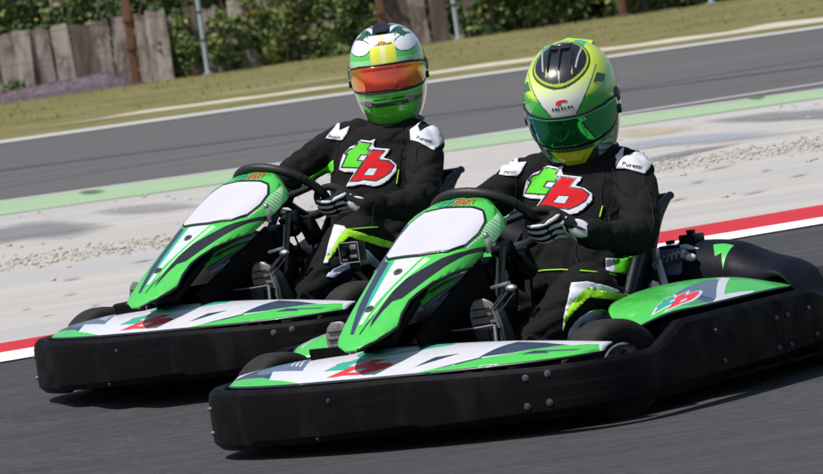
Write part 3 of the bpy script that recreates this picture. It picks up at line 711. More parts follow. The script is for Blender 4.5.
def build_kart(cam_on_board=False):
    k = empty('go_kart')
    BUMPER = [(-.06, -.700), (.10, -.695), (.28, -.685), (.36, -.678), (.47, -.668), (.58, -.648), (.69, -.624), (.775, -.575), (.850, -.465), (.905, -.28), (.932, 0), (.905, .30), (.858, .50), (.80, .640), (.70, .705), (.58, .722), (.47, .726), (.36, .727), (.28, .7275), (.10, .7275), (-.06, .7275)]
    def zb(s):
        return .036 + (.010 if .36 < s < .555 else 0) + .022 * min(1, max(0, (s - .40) / .25)) + .012 * min(1, max(0, (s - .68) / .15)) + .02 * min(1, max(0, (.28 - s) / .25))
    fb = band('front_bumper', BUMPER, zb, lambda s: .206 - .010 * min(1, max(0, (s - .55) / .12)) + .058 * min(1, max(0, ((s - .5 if s > .5 else .455 - s) - .29) / .045)), M['plastic'], k, side=-1, n=10)
    for (x, y, z) in ((.785, -.582, .155), (.80, -.564, .155), (.775, -.594, .085), (.795, -.572, .085)):
        bolt(fb, (x + .004, y - .006, z), (.55, -.8, 0), .007)
    for (x, y, z) in ((.858, .516, .185), (.838, .575, .19), (.862, .512, .108), (.842, .572, .112)):
        bolt(fb, (x + .006, y + .004, z - .012), (.93, .36, 0), .0092)
    bolt(fb, (.938, -.07, .165), (1, 0, 0), .006)
    bolt(fb, (.93, -.13, .062), (1, -.05, 0), .006)
    ms = [M[n] for n in LM]
    painted('nose_panel', nose_s, -1, 1, 0, 1, 60, 14, 1, lay(NOSE_L), ms, k, .006)
    HO = [(-.25, .02), (.30, .02), (.435, .045), (.70, .15), (.80, .215), (.64, .29), (.565, .37), (.60, .42), (.706, .503), (.88, .60), (1, .68), (1, 1), (-1, 1), (-1, .62), (-.90, .40), (-.85, .20), (-.62, .08)]
    hood = painted('front_hood', hood_s, -1, 1, 0, 1, 28, 50, 0, lay(HOOD_L), ms, k, .006, outline=HO)
    plate = painted('number_plate', lambda u, v: hood_s(u, v, .004), -1, 1, .6, 1, 30, 24, None, [(grow(PLATE, .012), 1), (PLATE, 0)], [M['plate'], M['black']], hood, .003)
    # small printed emblem over the plate: green mark and red lettering
    for (txt, mt, u0, v0, su, sv) in (('tb', 'teal', -.26, .952, .30, .05), ('KART', 'red', -.02, .950, .42, .036)):
        text_on(txt, M[mt], lambda a, b, u0=u0, v0=v0, su=su, sv=sv: hood_s(u0 + a * su, v0 + b * sv, .0025), hood, 'printed_lettering')
    for (u, v) in ((-.08, .56), (-.16, .32)):
        p = hood_s(u, v, .001); bolt(hood, p, (.5, 0, .86), .013, 'fastener')
    cl = MB(); p = Vector(hood_s(.93, .80, .006)); cl.box(p + Vector((.01, .004, -.012)), (.012, .014, .05), bev=.003); cl.ell(p + Vector((.012, .004, .014)), (.010, .010, .010), sub=2)
    cl.build('clip', M['chrome'], hood)
    # underside of the hood nose and the strip of trim along its right edge
    
    um = MB(); um.tube([hood_s(u, v, -.002) for u, v in HO[1:11]], .0045, 8); um.build('hood_trim', M['black'], hood)
    lf = painted('lower_fairing', lambda u, v: (.66 - .30 * v, .03 + .045 * u, .408 + .047 * v + .012 * math.sin(v * 3.1) - .030 * u * u - .008 * u), 0, 1, 0, 1, 8, 16, 0, [([(.0, 0), (.35, .0), (.30, 1), (0, 1)], 4), ([(.5, .15), (.62, .2), (.66, .9), (.55, .9)], 4), ([(.84, 0), (1, 0), (1, 1), (.84, 1)], 2)], ms, k, .006)
    sk = MB(); sk.box((.715, .0, .362), (.24, .12, .030), Matrix.Rotation(.58, 3, 'Y'), bev=.012)
    sk.build('hood_bracket', M['plastic'], k)
    # full-width plate added under the kart to keep the ground below in shade
    ut = MB(); ring = [(.86, .30), (.90, 0), (.86, -.28), (.80, -.46), (.70, -.58), (.45, -.63), (-.60, -.65), (-.76, -.60), (-.78, 0), (-.76, .60), (-.60, .68), (.45, .68), (.70, .64), (.80, .50)]
    ut.add([(x, y, .046) for x, y in ring] + [(x, y, .056) for x, y in ring], [tuple(range(14))[::-1], tuple(range(14, 28))] + [(i, (i + 1) % 14, (i + 1) % 14 + 14, i + 14) for i in range(14)]); ut.build('shade_undertray', M['plastic'], k, smooth=False)
    fl = MB()
    fl.box((.28, 0, .080), (1.0, .50, .008)); fl.build('floor_pan', M['darkmetal'], k)
    fr = MB()
    for s in (-1, 1):
        fr.tube([(.78, .22 * s, .06), (.55, .30 * s, .06), (.1, .33 * s, .06), (-.4, .32 * s, .06), (-.78, .32 * s, .07)], .016, 10)
        fr.tube([(.36, .34 * s, .07), (.36, .66 * s, .10), (-.40, .66 * s, .10), (-.40, .34 * s, .07)], .014, 10)
        fr.tube([(.60, .28 * s, .065), (.58, .46 * s, .12)], .018, 10)
        fr.tube([(.72, .30 * s, .07), (.84, .36 * s, .14), (.84, -.0, .16)], .011, 8)
    fr.tube([(.78, -.22, .06), (.78, .22, .06)], .016, 10); fr.tube([(-.30, -.32, .06), (-.30, .32, .06)], .014, 10)
    fr.tube([(-.56, -.60, .135), (-.56, .60, .135)], .020, 12)
    fr.build('chassis_frame', M['darkmetal'], k)
    # tank under the steering column
    tk = MB(); tk.box((.36, 0, .19), (.46, .20, .22), Matrix.Rotation(.10, 3, 'Y'), bev=.035); tk.box((.42, 0, .33), (.20, .14, .10), Matrix.Rotation(.2, 3, 'Y'), bev=.03)
    t = tk.build('fuel_tank', M['plastic_gloss'], k)
    cp = MB(); cp.lathe([(.0, .03), (.03, .03), (.034, .02), (.034, 0)], (.24, 0, .315), 'Z', 18); cp.build('tank_cap', M['darkmetal'], t)
    # dark inner panel seen between the hood and the left pedal
    ip = MB(); ip.box((.52, .085, .30), (.40, .012, .20), Matrix.Rotation(.45, 3, 'Y'), bev=.005); ip.box((.60, -.09, .24), (.30, .012, .16), bev=.005)
    ip.build('inner_panel', M['plastic'], k)
    # steering
    W = Vector((.185, 0, .566)); tt = R(52)
    n = Vector((-math.cos(tt), 0, math.sin(tt))); e2 = Vector((math.sin(tt), 0, math.cos(tt))); e1 = Vector((0, 1, 0))
    RW = .158
    sw = MB(); pts = []
    for i in range(49):
        a = 2 * math.pi * i / 48 + .5
        r_ = RW if not (3.9 < (a % 6.283) < 5.5) else RW * .90
        pts.append(W + e1 * math.cos(a) * RW + e2 * math.sin(a) * r_)
    sw.tube(pts, .0148, 14, caps=False); wheel_rim = sw.build('steering_wheel', M['grip'], k)
    sp = MB()
    for a in (R(8), R(172), R(-90)): sp.tube([W - n * .02, W - n * .012 + (e1 * math.cos(a) + e2 * math.sin(a)) * .08, W + (e1 * math.cos(a) + e2 * math.sin(a)) * (RW - .008)], [.014, .011, .010], 8)
    sp.build('spokes', M['darkmetal'], wheel_rim)
    hb = MB(); hb.lathe([(0, .012), (.036, .010), (.04, 0), (.04, -.03), (.02, -.035)], W, 'Z', 24, M=n.to_track_quat('Z', 'Y').to_matrix()); hb.build('hub', M['plastic_gloss'], wheel_rim)
    sc = MB(); sc.tube([W - n * .03, W - n * .28, (.56, 0, .14)], .013, 10); sc.build('steering_column', M['darkmetal'], k)
    for (a, b, r_) in (((.31, .125, .50), (.345, .105, .30), .009), ((.295, .095, .50), (.325, .075, .30), .006), ((.35, -.10, .46), (.42, -.08, .25), .010)):
        cs = MB(); cs.tube([a, b], r_, 10); cs.build('column_strut', M['alu'] if r_ < .008 else M['bolt'], k)
    for (c, d) in (((.27, .10, .47), (.06, .05, .07)), ((.22, .13, .44), (.05, .04, .09)), ((.36, .13, .30), (.10, .03, .03)), ((.30, .05, .42), (.05, .06, .10)), ((.2, .16, .34), (.05, .04, .06))):
        cb = MB(); cb.box(c, d, Matrix.Rotation(.5, 3, 'Y'), bev=.008); cb.build('control_box', M['plastic_gloss'], k)
    ca = MB(); ca.tube([(.30, .13, .48), (.26, .17, .40), (.30, .19, .30), (.22, .22, .22)], .005, 6); ca.tube([(.28, .10, .46), (.25, .11, .36), (.33, .13, .22)], .004, 6); ca.build('cables', M['plastic'], k)
    # brace with its flat head beside the left pedal
    br = MB(); br.tube([(.50, .255, .388), (.53, .21, .335)], .0045, 8); br.tube([(.49, .235, .385), (.52, .190, .335)], .0035, 8); br.tube([(.515, .275, .375), (.545, .235, .325)], .003, 8)
    br.build('brace_rods', M['darkmetal'], k)
    bh = MB(); bh.ell((.505, .262, .392), (.012, .019, .010), Matrix.Rotation(.5, 3, 'Y')); bh.box((.50, .225, .402), (.02, .06, .010), Matrix.Rotation(.15, 3, 'X'), bev=.003); bh.build('brace_head', M['alu'], k)
    # pedals
    for s, x, y, nm in ((1, .56, .165, 'brake_pedal'), (-1, .735, -.20, 'accelerator_pedal')):
        pd = MB()
        pd.tube([(x - .06, y + .04 * s, .08), (x - .03, y + .055 * s, .20), (x - .015, y + .055 * s, .29)], .007, 8)
        pd.box((x + .002, y - .02, .255), (.010, .13, .075), Matrix.Rotation(.12, 3, 'Y'), bev=.003)
        pd.box((x - .01, y + .052, .235), (.03, .012, .11), Matrix.Rotation(-.2, 3, 'Y') , bev=.003)
        pd.build(nm, M['plastic_gloss'] if s > 0 else M['plastic'], k)
    pe = MB(); pe.tube([(.574, .08, .2925), (.568, .165, .294), (.562, .225, .298)], .003, 6); pe.tube([(.562, .228, .298), (.575, .235, .20)], .0045, 6); pe.build('pedal_edge', M['alu'], k)
    pf = MB(); pf.box((.60, .10, .20), (.03, .14, .10), bev=.01); pf.box((.615, .16, .17), (.03, .04, .05), bev=.006); pf.box((.60, .21, .19), (.02, .02, .10), bev=.004); pf.build('pedal_support', M['darkmetal'], k)
    # wheels
    wheel(k, (.53, .575, .140), .142, .120, R(-20), .070); wheel(k, (.53, -.565, .137), .139, .120, R(-20), .076)
    wheel(k, (-.54, .590, .146), .148, .19); wheel(k, (-.54, -.590, .146), .148, .19)
    # side bumpers
    for s in (1, -1):
        P2 = [(-.0645, .7265), (-.25, .726), (-.40, .724), (-.50, .722), (-.60, .716), (-.72, .695), (-.80, .62), (-.82, .50)]
        b1 = fb
        b2 = band('rear_bumper', [(x, y if s > 0 else -y + .027 * max(0, min(1, (x + .8) / .5))) for x, y in P2], lambda q: .071 + .02 * min(1, q * 2), lambda q: .254 - .048 * min(1, max(0, (q - .20) / .22)), M['plastic'], k, side=-s, n=6)
        for (x, z, pb) in ((.30, .205, b1), (.27, .115, b1), (-.035, .195, b1), (-.03, .11, b1), (-.10, .195, b2), (-.10, .11, b2), (-.22, .20, b2), (-.25, .12, b2)):
            bolt(pb, (x, .7325 * s, z), (0, s, 0), .0075)
    LMs = ms
    painted('side_pod', pod_s, 0, 1, 0, 1, 20, 34, 0, lay(POD_L), LMs, k, .006)
    def pod_r(u, v): p = pod_s(u, v); return (p[0], -p[1], p[2])
    painted('side_pod', pod_r, 0, 1, 0, 1, 20, 34, 0, lay(POD_L), LMs, k, -.006)
    # lower skirt under the pod, dark
    for s in (1, -1):
        q = MB(); q.box((.10, .52 * s, .17), (.50, .24, .16), bev=.03); q.build('pod_skirt', M['plastic'], k)
    # rear wheel fender with the green flash
    fd = painted('rear_fender', fender_s, 0, 1, 0, 1, 40, 30, 0, [([(.295, .37), (.36, .395), (.435, .39), (.43, .27), (.424, .13), (.388, .275), (.35, .235), (.325, .30)], 1)], [M['fender'], M['green']], k, .006)
    def fender_r(u, v): p = fender_s(u, v); return (p[0], -p[1], p[2])
    painted('rear_fender', fender_r, 0, 1, 0, 1, 40, 30, 0, [], [M['fender']], k, -.006)
    # engine behind the seat on the left
    en = MB(); en.box((-.46, .33, .24), (.22, .20, .24), bev=.02); en.box((-.46, .22, .20), (.18, .06, .22), bev=.02); e = en.build('engine', M['darkmetal'], k)
    cv = MB(); cv.box((-.40, .235, .345), (.10, .13, .085), Matrix.Rotation(-.35, 3, 'Y'), bev=.012); cv.build('engine_cowl', M['slate'], e)
    cg = MB(); cg.box((-.455, .235, .392), (.08, .15, .012), Matrix.Rotation(.05, 3, 'X'), bev=.004); cg.build('engine_cowl', M['teal'], e)
    cw = MB(); cw.box((-.41, .315, .392), (.05, .085, .010), Matrix.Rotation(-.25, 3, 'X'), bev=.003); cw.build('engine_cowl', M['white'], e)
    for i in range(9):
        f = MB(); f.box((-.345, .185 + i * .0165, .352 + i * .0030), (.055, .0055, .026), Matrix.Rotation(-.35, 3, 'Y'), bev=.001); f.build('cooling_fin', M['alu'], e)
    kn = MB(); kn.ell((-.335, .338, .370), (.012, .018, .012)); kn.build('cooling_fin', M['white'], e)
    for (c, d) in (((-.40, .235, .395), (.05, .062, .026)), ((-.44, .285, .418), (.05, .062, .030))):
        ab = MB(); ab.box(c, d, bev=.006); ab.box((c[0], c[1], c[2] + .021), (d[0] * .5, d[1] * .3, .012), bev=.003); ab.build('air_box', M['plastic_gloss'], e)
    # seat
    SEATB = [(0, .10, .125), (.18, .0, .075), (.38, -.16, .065), (.55, -.31, .13), (.7, -.40, .27), (.85, -.45, .42), (1, -.485, .545)]
    SEATE = [(0, .08, .145), (.18, -.03, .195), (.38, -.12, .265), (.55, -.20, .365), (.7, -.275, .455), (.85, -.36, .515), (1, -.455, .552)]
    def seat_s(u, v, off=0.0):
        a = abs(u); g = a ** 3.2; bx, bz = tab(v, SEATB, 1), tab(v, SEATB, 2); ex, ez = tab(v, SEATE, 1), tab(v, SEATE, 2)
        y = .222 * math.copysign(min(1, a ** .8 * 1.06), u) if a > 0 else 0
        return (bx + (ex - bx) * g, y, bz + (ez - bz) * g)
    st = painted('seat', seat_s, -1, 1, 0, 1, 36, 36, 0, [], [M['seat']], k, .008)
    eg = MB()
    for s in (-1, 1): eg.tube([seat_s(s, v / 24) for v in range(25)] , .0115, 8)
    eg.tube([seat_s(-1 + i / 12, 1) for i in range(25)], .0115, 8)
    eg.build('seat_rim', M['seat_rim'], st)
    sb = MB(); sb.tube([(-.30, .245, .375), (-.28, .27, .30), (-.26, .29, .20), (-.26, .30, .08)], [.012, .014, .012, .012], 8); sb.box((-.295, .245, .385), (.02, .022, .05), bev=.004); sb.build('seat_stay', M['alu'], k)
    for s in (-1, 1): bolt(k, (-.285, .246 * s, .36), (.6, .8 * s, .1), .012, 'seat_bolt')
    # rear crossmember
    rb = MB(); rb.box((-.80, 0, .16), (.05, 1.0, .10), bev=.02); rb.build('rear_crossmember', M['plastic'], k)
    ax = MB()
    for s in (-1, 1): ax.tube([(.53, .30 * s, .11), (.53, .50 * s, .13)], .014, 8); ax.tube([(.48, .05 * s, .13), (.46, .48 * s, .13)], .006, 8)
    ax.build('tie_rods', M['chrome'], k)
    return k

def text_on(txt, m, fn, parent, name, ratio=None):
    """flat lettering laid on a surface: fn maps (0..1, 0..1) of the text box to a point"""
    cu = bpy.data.curves.new('t', 'FONT'); cu.body = txt; cu.shear = .25; cu.offset = .012; cu.resolution_u = 3
    o = bpy.data.objects.new('t', cu); scene.collection.objects.link(o)
    dg = bpy.context.evaluated_depsgraph_get(); me = bpy.data.meshes.new_from_object(o.evaluated_get(dg))
    bpy.data.objects.remove(o)
    bm = bmesh.new(); bm.from_mesh(me); bmesh.ops.triangulate(bm, faces=bm.faces); bmesh.ops.subdivide_edges(bm, edges=[e for e in bm.edges if e.calc_length() > .12], cuts=2)
    bmesh.ops.triangulate(bm, faces=bm.faces)
    x0 = min(v.co.x for v in bm.verts); x1 = max(v.co.x for v in bm.verts); y0 = min(v.co.y for v in bm.verts); y1 = max(v.co.y for v in bm.verts)
    for v in bm.verts: v.co = Vector(fn((v.co.x - x0) / (x1 - x0), (v.co.y - y0) / (y1 - y0)))
    bm.to_mesh(me); bm.free(); me.materials.clear()
    return link(name, me, parent, [m])

# ------------------------------------------------------------ drivers
def remesh(mb, voxel, smooth, name):
    me = bpy.data.meshes.new(name); me.from_pydata([tuple(v) for v in mb.v], [], mb.f)
    o = bpy.data.objects.new(name, me); scene.collection.objects.link(o)
    bm = bmesh.new(); bm.from_mesh(me); bmesh.ops.recalc_face_normals(bm, faces=bm.faces); bm.to_mesh(me); bm.free()
    r = o.modifiers.new('r', 'REMESH'); r.mode = 'VOXEL'; r.voxel_size = voxel
    s = o.modifiers.new('s', 'SMOOTH'); s.factor = .5; s.iterations = smooth
    dg = bpy.context.evaluated_depsgraph_get(); out = bpy.data.meshes.new_from_object(o.evaluated_get(dg))
    bpy.data.objects.remove(o); out.name = name
    return out
def limb(mb, pts, rad, sub=6):
    """tapered limb with rounded ends through joints"""
    P = [Vector(p) for p in pts]; n = len(P)
    Q = []; Rr = []
    for i in range(n - 1):
        for k in range(sub):
            t = k / sub; Q.append(P[i].lerp(P[i + 1], t)); Rr.append(rad[i] + (rad[i + 1] - rad[i]) * t)
    Q.append(P[-1]); Rr.append(rad[-1])
    # round the joints a little
    for _ in range(2): Q = [Q[0]] + [(Q[i - 1] + Q[i] * 2 + Q[i + 1]) / 4 for i in range(1, len(Q) - 1)] + [Q[-1]]
    mb.tube(Q, Rr, 20)
    for i in (0, len(Q) - 1): mb.ell(Q[i], (Rr[i],) * 3, sub=2)
    for j in range(1, n - 1): mb.ell(Q[j * sub], (rad[j] * .98,) * 3, sub=2)
def folds(p, amt):
    w = Vector((noise.noise(p * 5), noise.noise(p * 5 + Vector((9, 2, 4))), noise.noise(p * 5 + Vector((1, 8, 3))))) * .10
    q = p + w
    a = noise.noise(Vector((q.x * 6.5, q.y * 6.5, q.z * 13)) + Vector((3, 1, 7)))
    b = noise.noise(Vector((q.x * 10 + q.z * 9, q.y * 9, q.z * 14 - q.x * 5)))
    c = noise.noise(Vector((q.x * 30 - q.z * 12, q.y * 26, q.z * 34)))
    return amt * ((.55 - (1 - min(1, abs(a) * 3)) ** 2 * 1.6) + .7 * (.4 - (1 - min(1, abs(b) * 3)) ** 2 * 1.2) + .08 * c)
def helmet_dir(az, el):
    a, e = R(az), R(el)
    d = Vector((math.cos(e) * math.cos(a), math.cos(e) * math.sin(a), math.sin(e)))
    A = .158 if d.x > 0 else .162; C = .153 if d.z > 0 else .208
    p = 2.3
    r = (abs(d.x / A) ** p + abs(d.y / .1275) ** p + abs(d.z / C) ** p) ** (-1 / p)
    q = d * r
    if q.x > 0 and q.z < .01:
        t = min(1, (.01 - q.z) / .11); q.x *= 1 + .11 * t; q.y *= 1 - .03 * t
    if q.x < 0 and q.z < -.02:
        t = min(1, (-.02 - q.z) / .11); q.x *= 1 - .18 * t
        q.y *= 1 - .05 * t
    return q
ZB = -.178
def helmet_pt(az, el, off=0.0):
    q = helmet_dir(az, el)
    if off: q = q + q.normalized() * off
    if q.z < ZB: q = Vector((q.x, q.y, ZB)) * 1.0
    return q
def ellin(az, el, a0, e0, ra, re, p=2): return (abs((az - a0) / ra) ** p + abs((el - e0) / re) ** p) ** (1 / p)
def topuv(az, el):    # helmet seen from above-front: a sideways coordinate and a forward coordinate around the crown
    q = helmet_dir(az, el); return q.y, q.x, q.z
def visor_in(az, el, g=0.0):
    lo, hi = -20.5 - g, 9.0 + g + (1.2 if abs(az) < 40 else 0)
    k = 78 + g
    if abs(az) > k: return False
    if abs(az) > 55: lo = lo + (abs(az) - 55) * .35; hi = hi - (abs(az) - 55) * .25
    return lo < el < hi
def paint_yellow(az, el):
    y, x, z = topuv(az, el); G = (.035, .40, .05); DG = (.010, .085, .035); Yl = (.66, .84, .03); W = (.78, .80, .74); BK = (.012, .013, .016)
    if visor_in(az, el, 2.2): return BK
    # black vented crown oval
    o = math.hypot((y) / .077, (x - .036) / .088)
    if z > .05:
        if o < .93:
            for s in (-1, 1):
                if abs(y - s * .030 - s * (x - .03) * .10) < .0020 and -.035 < x < .095: return (.55, .50, .10) 
                if abs(y - s * .050 + s * (x - .03) * .10) < .0018 and -.02 < x < .075: return (.45, .45, .47)
            if abs(y) < .0016 and x > .0: return (.5, .5, .5)
            return BK
        if o < .99: return (.42, .50, .02)
        if o < 1.05: return (.03, .045, .02)
    if el > 0:
        side = abs(y)
        # white tongue on the brow, turning yellow towards the crown
        w = .034 + (max(0, z - .035)) * .75
        if x > .03 and side < w and z < .128:
            t = min(1, max(0, (z - .075) / .045)); return tuple(W[i] + (Yl[i] - W[i]) * t for i in range(3))
        if x > .03 and side < w + .0045 and z < .12: return DG
        if z > .078: return Yl if not (x < -.02 and .03 < side < .06) else (.05, .5, .25)
        if z > .070: return (.36, .68, .04)
        if z > .05 and abs(az) > 60: return (.10, .60, .10)
        return G
    if abs(az) < 24 - (-el - 28) * .9 and -43 < el < -26: return (.70, .80, .03)
    if abs(az) < 30 and -45 < el < -25: return DG
    if 26 < abs(az) < 58 and -47 < el < -28:
        k = (az * .7 + el * 1.3) % 9
        return (.30, .42, .40) if k < 3 else (.03, .16, .10) if k < 5.5 else (.45, .62, .50)
    if abs(az) > 80 and -30 < el < 12: 
        k = (el * 1.7 + abs(az) * .6) % 24; return (.02, .06, .05) if k < 9 else (.05, .40, .14) if k < 19 else (.30, .55, .35)
    return (.03, .34, .06)
def paint_white(az, el):
    y, x, z = topuv(az, el); G = (.085, .58, .055); W = (.80, .81, .86); BK = (.012, .014, .02); DT = (.012, .075, .06); Yl = (.74, .76, .05)
    if visor_in(az, el, 2.0): return (.02, .10, .03)
    if el > 0:
        if x > 0 and abs(y) < .043 and z < .125:
            if abs(y) < .009 : return (.80, .80, .35)
            t = min(1, max(0, (z - .085) / .03)); return tuple(Yl[i] + (W[i] - Yl[i]) * t for i in range(3))
        for s in (-1, 1):
            o = math.hypot((y - s * .078) / .036, (z - .090) / .024)
            if x > -.03 and o < 1: return W
            if x > -.03 and o < 1.14: return DT
        if z > .104:
            if abs(y) < .03 and x > -.01: return BK
            k = (abs(y) * 300 + x * 120) % 10
            return DT if k < 4.5 else (.10, .20, .20) if k < 6 else W
        if z > .066: return (.10, .62, .30) if z < .073 else (.03, .32, .06)
        if z > .048: return G
        return (.30, .68, .32)
    if -26 < el < -22: return (.30, .75, .25)
    if abs(az) < 62 and -38 < el < -32.5: return (.05, .07, .045)
    if 22 < abs(az) < 40 and -38 < el < -28: return (.38, .48, .40)
    if abs(az) < 22 and -30.5 < el < -28.8 and abs(az) > 3: return (.01, .05, .01)
    if el < -38: return (.12, .68, .04) if abs(az) < 35 else (.08, .52, .05)
    if abs(az) > 80 and -20 < el < 15: return (.02, .10, .04) if (el // 7) % 2 else (.05, .4, .08)
    return G
def helmet(parent, c, yaw, pit, paint, kind, size=1.0, tilt=0):
    H = bpy.data.objects.new('helmet', None)
    X = Matrix.Translation(Vector(c)) @ Matrix.Rotation(R(yaw), 4, 'Z') @ Matrix.Rotation(R(pit), 4, 'Y') @ Matrix.Rotation(R(tilt), 4, 'X') @ Matrix.Diagonal((size, size, size, 1))
    NA, NE = 420, 190; E0, E1 = -62, 90
    vs = []; fs = []; cols = []
    for j in range(NE + 1):
        el = E0 + (E1 - E0) * j / NE
        for i in range(NA):
            az = -180 + 360 * i / NA
            vs.append(helmet_pt(az, el)); cols.append(paint(az, el))
    for j in range(NE):
        for i in range(NA):
            i2 = (i + 1) % NA; fs.append((j * NA + i, j * NA + i2, (j + 1) * NA + i2, (j + 1) * NA + i))
    me = bpy.data.meshes.new('helmet'); me.from_pydata([tuple(X @ v) for v in vs], [], fs)
    at_ = me.color_attributes.new('paint', 'FLOAT_COLOR', 'POINT')
    at_.data.foreach_set('color', [x for cc in cols for x in (*cc, 1)])
    me.polygons.foreach_set('use_smooth', [True] * len(fs))
    shell = link('helmet', me, parent, [mat('helmet_lacquer', (.5, .5, .5), .22, coat=1.0, coat_rough=.03, attr='paint')])
    # visor
    vis = []; vf = []; vc = []; na, ne = 90, 30; idx = {}
    for i in range(na + 1):
        az = -77 + 154 * i / na
        lo = -19.8 + max(0, abs(az) - 55) * .35; hi = 8.5 + (1.2 if abs(az) < 38 else 1.2 * max(0, 1 - (abs(az) - 38) / 5)) - max(0, abs(az) - 55) * .25
        for j in range(ne + 1):
            el = lo + (hi - lo) * j / ne
            e_ = min(j, ne - j, i, na - i)
            vis.append(X @ helmet_pt(az, el, .0045 - .003 * (e_ == 0))); t = abs(az) / 77; h = (el + 24) / 43
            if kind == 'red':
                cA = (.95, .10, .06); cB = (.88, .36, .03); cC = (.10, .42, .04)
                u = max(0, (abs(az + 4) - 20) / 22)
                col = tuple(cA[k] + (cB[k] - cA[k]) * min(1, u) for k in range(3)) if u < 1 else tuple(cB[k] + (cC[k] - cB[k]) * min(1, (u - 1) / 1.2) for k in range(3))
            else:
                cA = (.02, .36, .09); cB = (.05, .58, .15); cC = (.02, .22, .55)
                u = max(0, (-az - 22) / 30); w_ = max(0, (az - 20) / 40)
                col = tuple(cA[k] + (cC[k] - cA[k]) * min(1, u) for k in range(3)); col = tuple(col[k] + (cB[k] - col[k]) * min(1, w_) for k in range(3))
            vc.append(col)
    for i in range(na):
        for j in range(ne): q = i * (ne + 1) + j; vf.append((q, q + ne + 1, q + ne + 2, q + 1))
    vm = bpy.data.meshes.new('visor'); vm.from_pydata([tuple(v) for v in vis], [], vf)
    a2 = vm.color_attributes.new('paint', 'FLOAT_COLOR', 'POINT'); a2.data.foreach_set('color', [x for cc in vc for x in (*cc, 1)])
    vm.polygons.foreach_set('use_smooth', [True] * len(vf))
    v = link('visor', vm, shell, [mat('visor_' + kind, (.1, .1, .1), .10 if kind == 'red' else .06, metal=.85 if kind == 'red' else .8, coat=1.0, coat_rough=.02, attr='paint')])
    rim = MB(); ring = []
    for (a, e) in [(az, 11.0 if abs(az) < 40 else 9.8 - max(0, abs(az) - 55) * .25) for az in range(-78, 79, 6)]: ring.append(X @ helmet_pt(a, e, .002))
    for (a, e) in [(az, -21.8 + max(0, abs(az) - 55) * .35) for az in range(78, -79, -6)]: ring.append(X @ helmet_pt(a, e, .002))
    ring.append(ring[0]); rim.tube(ring, .0028, 8, caps=False); rim.build('visor_seal', M['gasket'], shell)
    for s in (-1, 1):
        pv = MB(); p = X @ helmet_pt(83 * s, 2, .002); nn = (X.to_3x3() @ helmet_pt(83 * s, 2)).normalized()
        Mq = nn.to_track_quat('Z', 'Y').to_matrix()
        pv.lathe([(0, .006), (.016, .006), (.021, .003), (.023, -.004)], p, 'Z', 24, M=Mq); pv.build('visor_pivot', M['black'], shell)
        pt = MB(); q = X @ helmet_pt(76 * s, -13, .005); pt.box(q, (.018, .012, .022), X.to_3x3(), bev=.003); pt.build('visor_tab', M['gasket'], shell)
    # neck roll / lower edge trim
    tr = MB(); ring = []
    for az in range(-180, 181, 10):
        q = helmet_pt(az, -58); q = Vector((q.x, q.y, ZB)); ring.append(X @ q)
    tr.tube(ring, .006, 8, caps=False); tr.build('edge_trim', M['gasket'], shell)
    # vents
    def pad(name, pts, off, thick, m):
        mb = MB(); top = [X @ helmet_pt(a, e, off + thick) for a, e in pts]; bot = [X @ helmet_pt(a, e, off - .004) for a, e in pts]; n = len(pts)
        cen = sum(top, Vector()) / n
        mb.add(top + bot + [cen], [(i, (i + 1) % n, 2 * n) for i in range(n)] + [(i, i + n, (i + 1) % n + n, (i + 1) % n) for i in range(n)]); return mb.build(name, m, shell, sharp=50)
    if kind == 'red':
        pad('top_vent', [(-16, 58), (-10, 53), (10, 53), (16, 58), (30, 72), (0, 80), (-30, 72)], 0, .009, M['black'])
        for s in (-1, 1): pad('brow_vent', [(s * 30, 50), (s * 38, 45), (s * 52, 50), (s * 48, 60), (s * 36, 60)], 0, .004, M['darkgreen'])
        for s in (-1, 1): pad('chin_vent', [(s * 24, -30), (s * 38, -30), (s * 36, -36), (s * 26, -36)], 0, .003, M['alu'])
        pad('chin_vent', [(-20, -33.5), (20, -33.5), (18, -37), (-18, -37)], 0, .002, M['black'])
        mark = [(-8, 44.5), (-6, 47), (0, 48), (6, 47), (8, 44.5), (5, 45.5), (0, 46.2), (-5, 45.5)]
        pad('brow_print', [(a * .8, e - 8) for a, e in mark], 0, .0012, M['red'])
        for i, a in enumerate((-12, -9, -5.5, -2, 1.5, 5, 8.5, 11.5)): pad('brow_print', [(a, 34.5 + (i % 2)), (a + 2.4, 34.5), (a + 2.6, 36.6), (a + .4, 37)], 0, .0012, M['navy'])
    else:
        # raised ridges on the black crown vent
        for s in (-1, 0, 1):
            mb = MB(); pts = []
            for t in range(9):
                x = -.03 + .11 * t / 8; yy = s * (.024 + .03 * t / 40)
                e = math.degrees(math.atan2(.13, math.hypot(x, yy))); a = math.degrees(math.atan2(yy, x)); pts.append(X @ helmet_pt(a, e, .003))
            mb.tube(pts, [.002, .004, .005, .0055, .0055, .005, .0045, .003, .0015], 8); mb.build('crown_ridge', M['black'], shell)
        pad('top_intake', [(-150, 82), (-130, 76), (-80, 81), (80, 81), (130, 76), (150, 82)], .001, .007, M['black'])
        mark = [(-8, 0), (-7, 2.2), (-2, 3.4), (5, 3.4), (8, 2.6), (7, 1.2), (3, 2.1), (-3, 2.0), (-5, .6), (-1, -.6), (-4, -1.2)]
        pad('brow_print', [(a * .8, e * 1.2 + 24.0) for a, e in mark], 0, .0012, M['red'])
        for i, a in enumerate((-11, -8, -5, -1.5, 2, 5.5, 9)): pad('brow_print', [(a, 18.6 + .12 * i), (a + 2.5, 18.4 + .12 * i), (a + 1.6 + .8 * (i % 2), 20.6 + .12 * i), (a + .6, 21.3 + .12 * i)], 0, .0012, M['navy'])
        pad('chin_vent', [(-14, -28), (14, -28), (8, -36), (-8, -36)], 0, .003, mat('yellow_lacquer', (.62, .74, .03), .25, coat=.8))
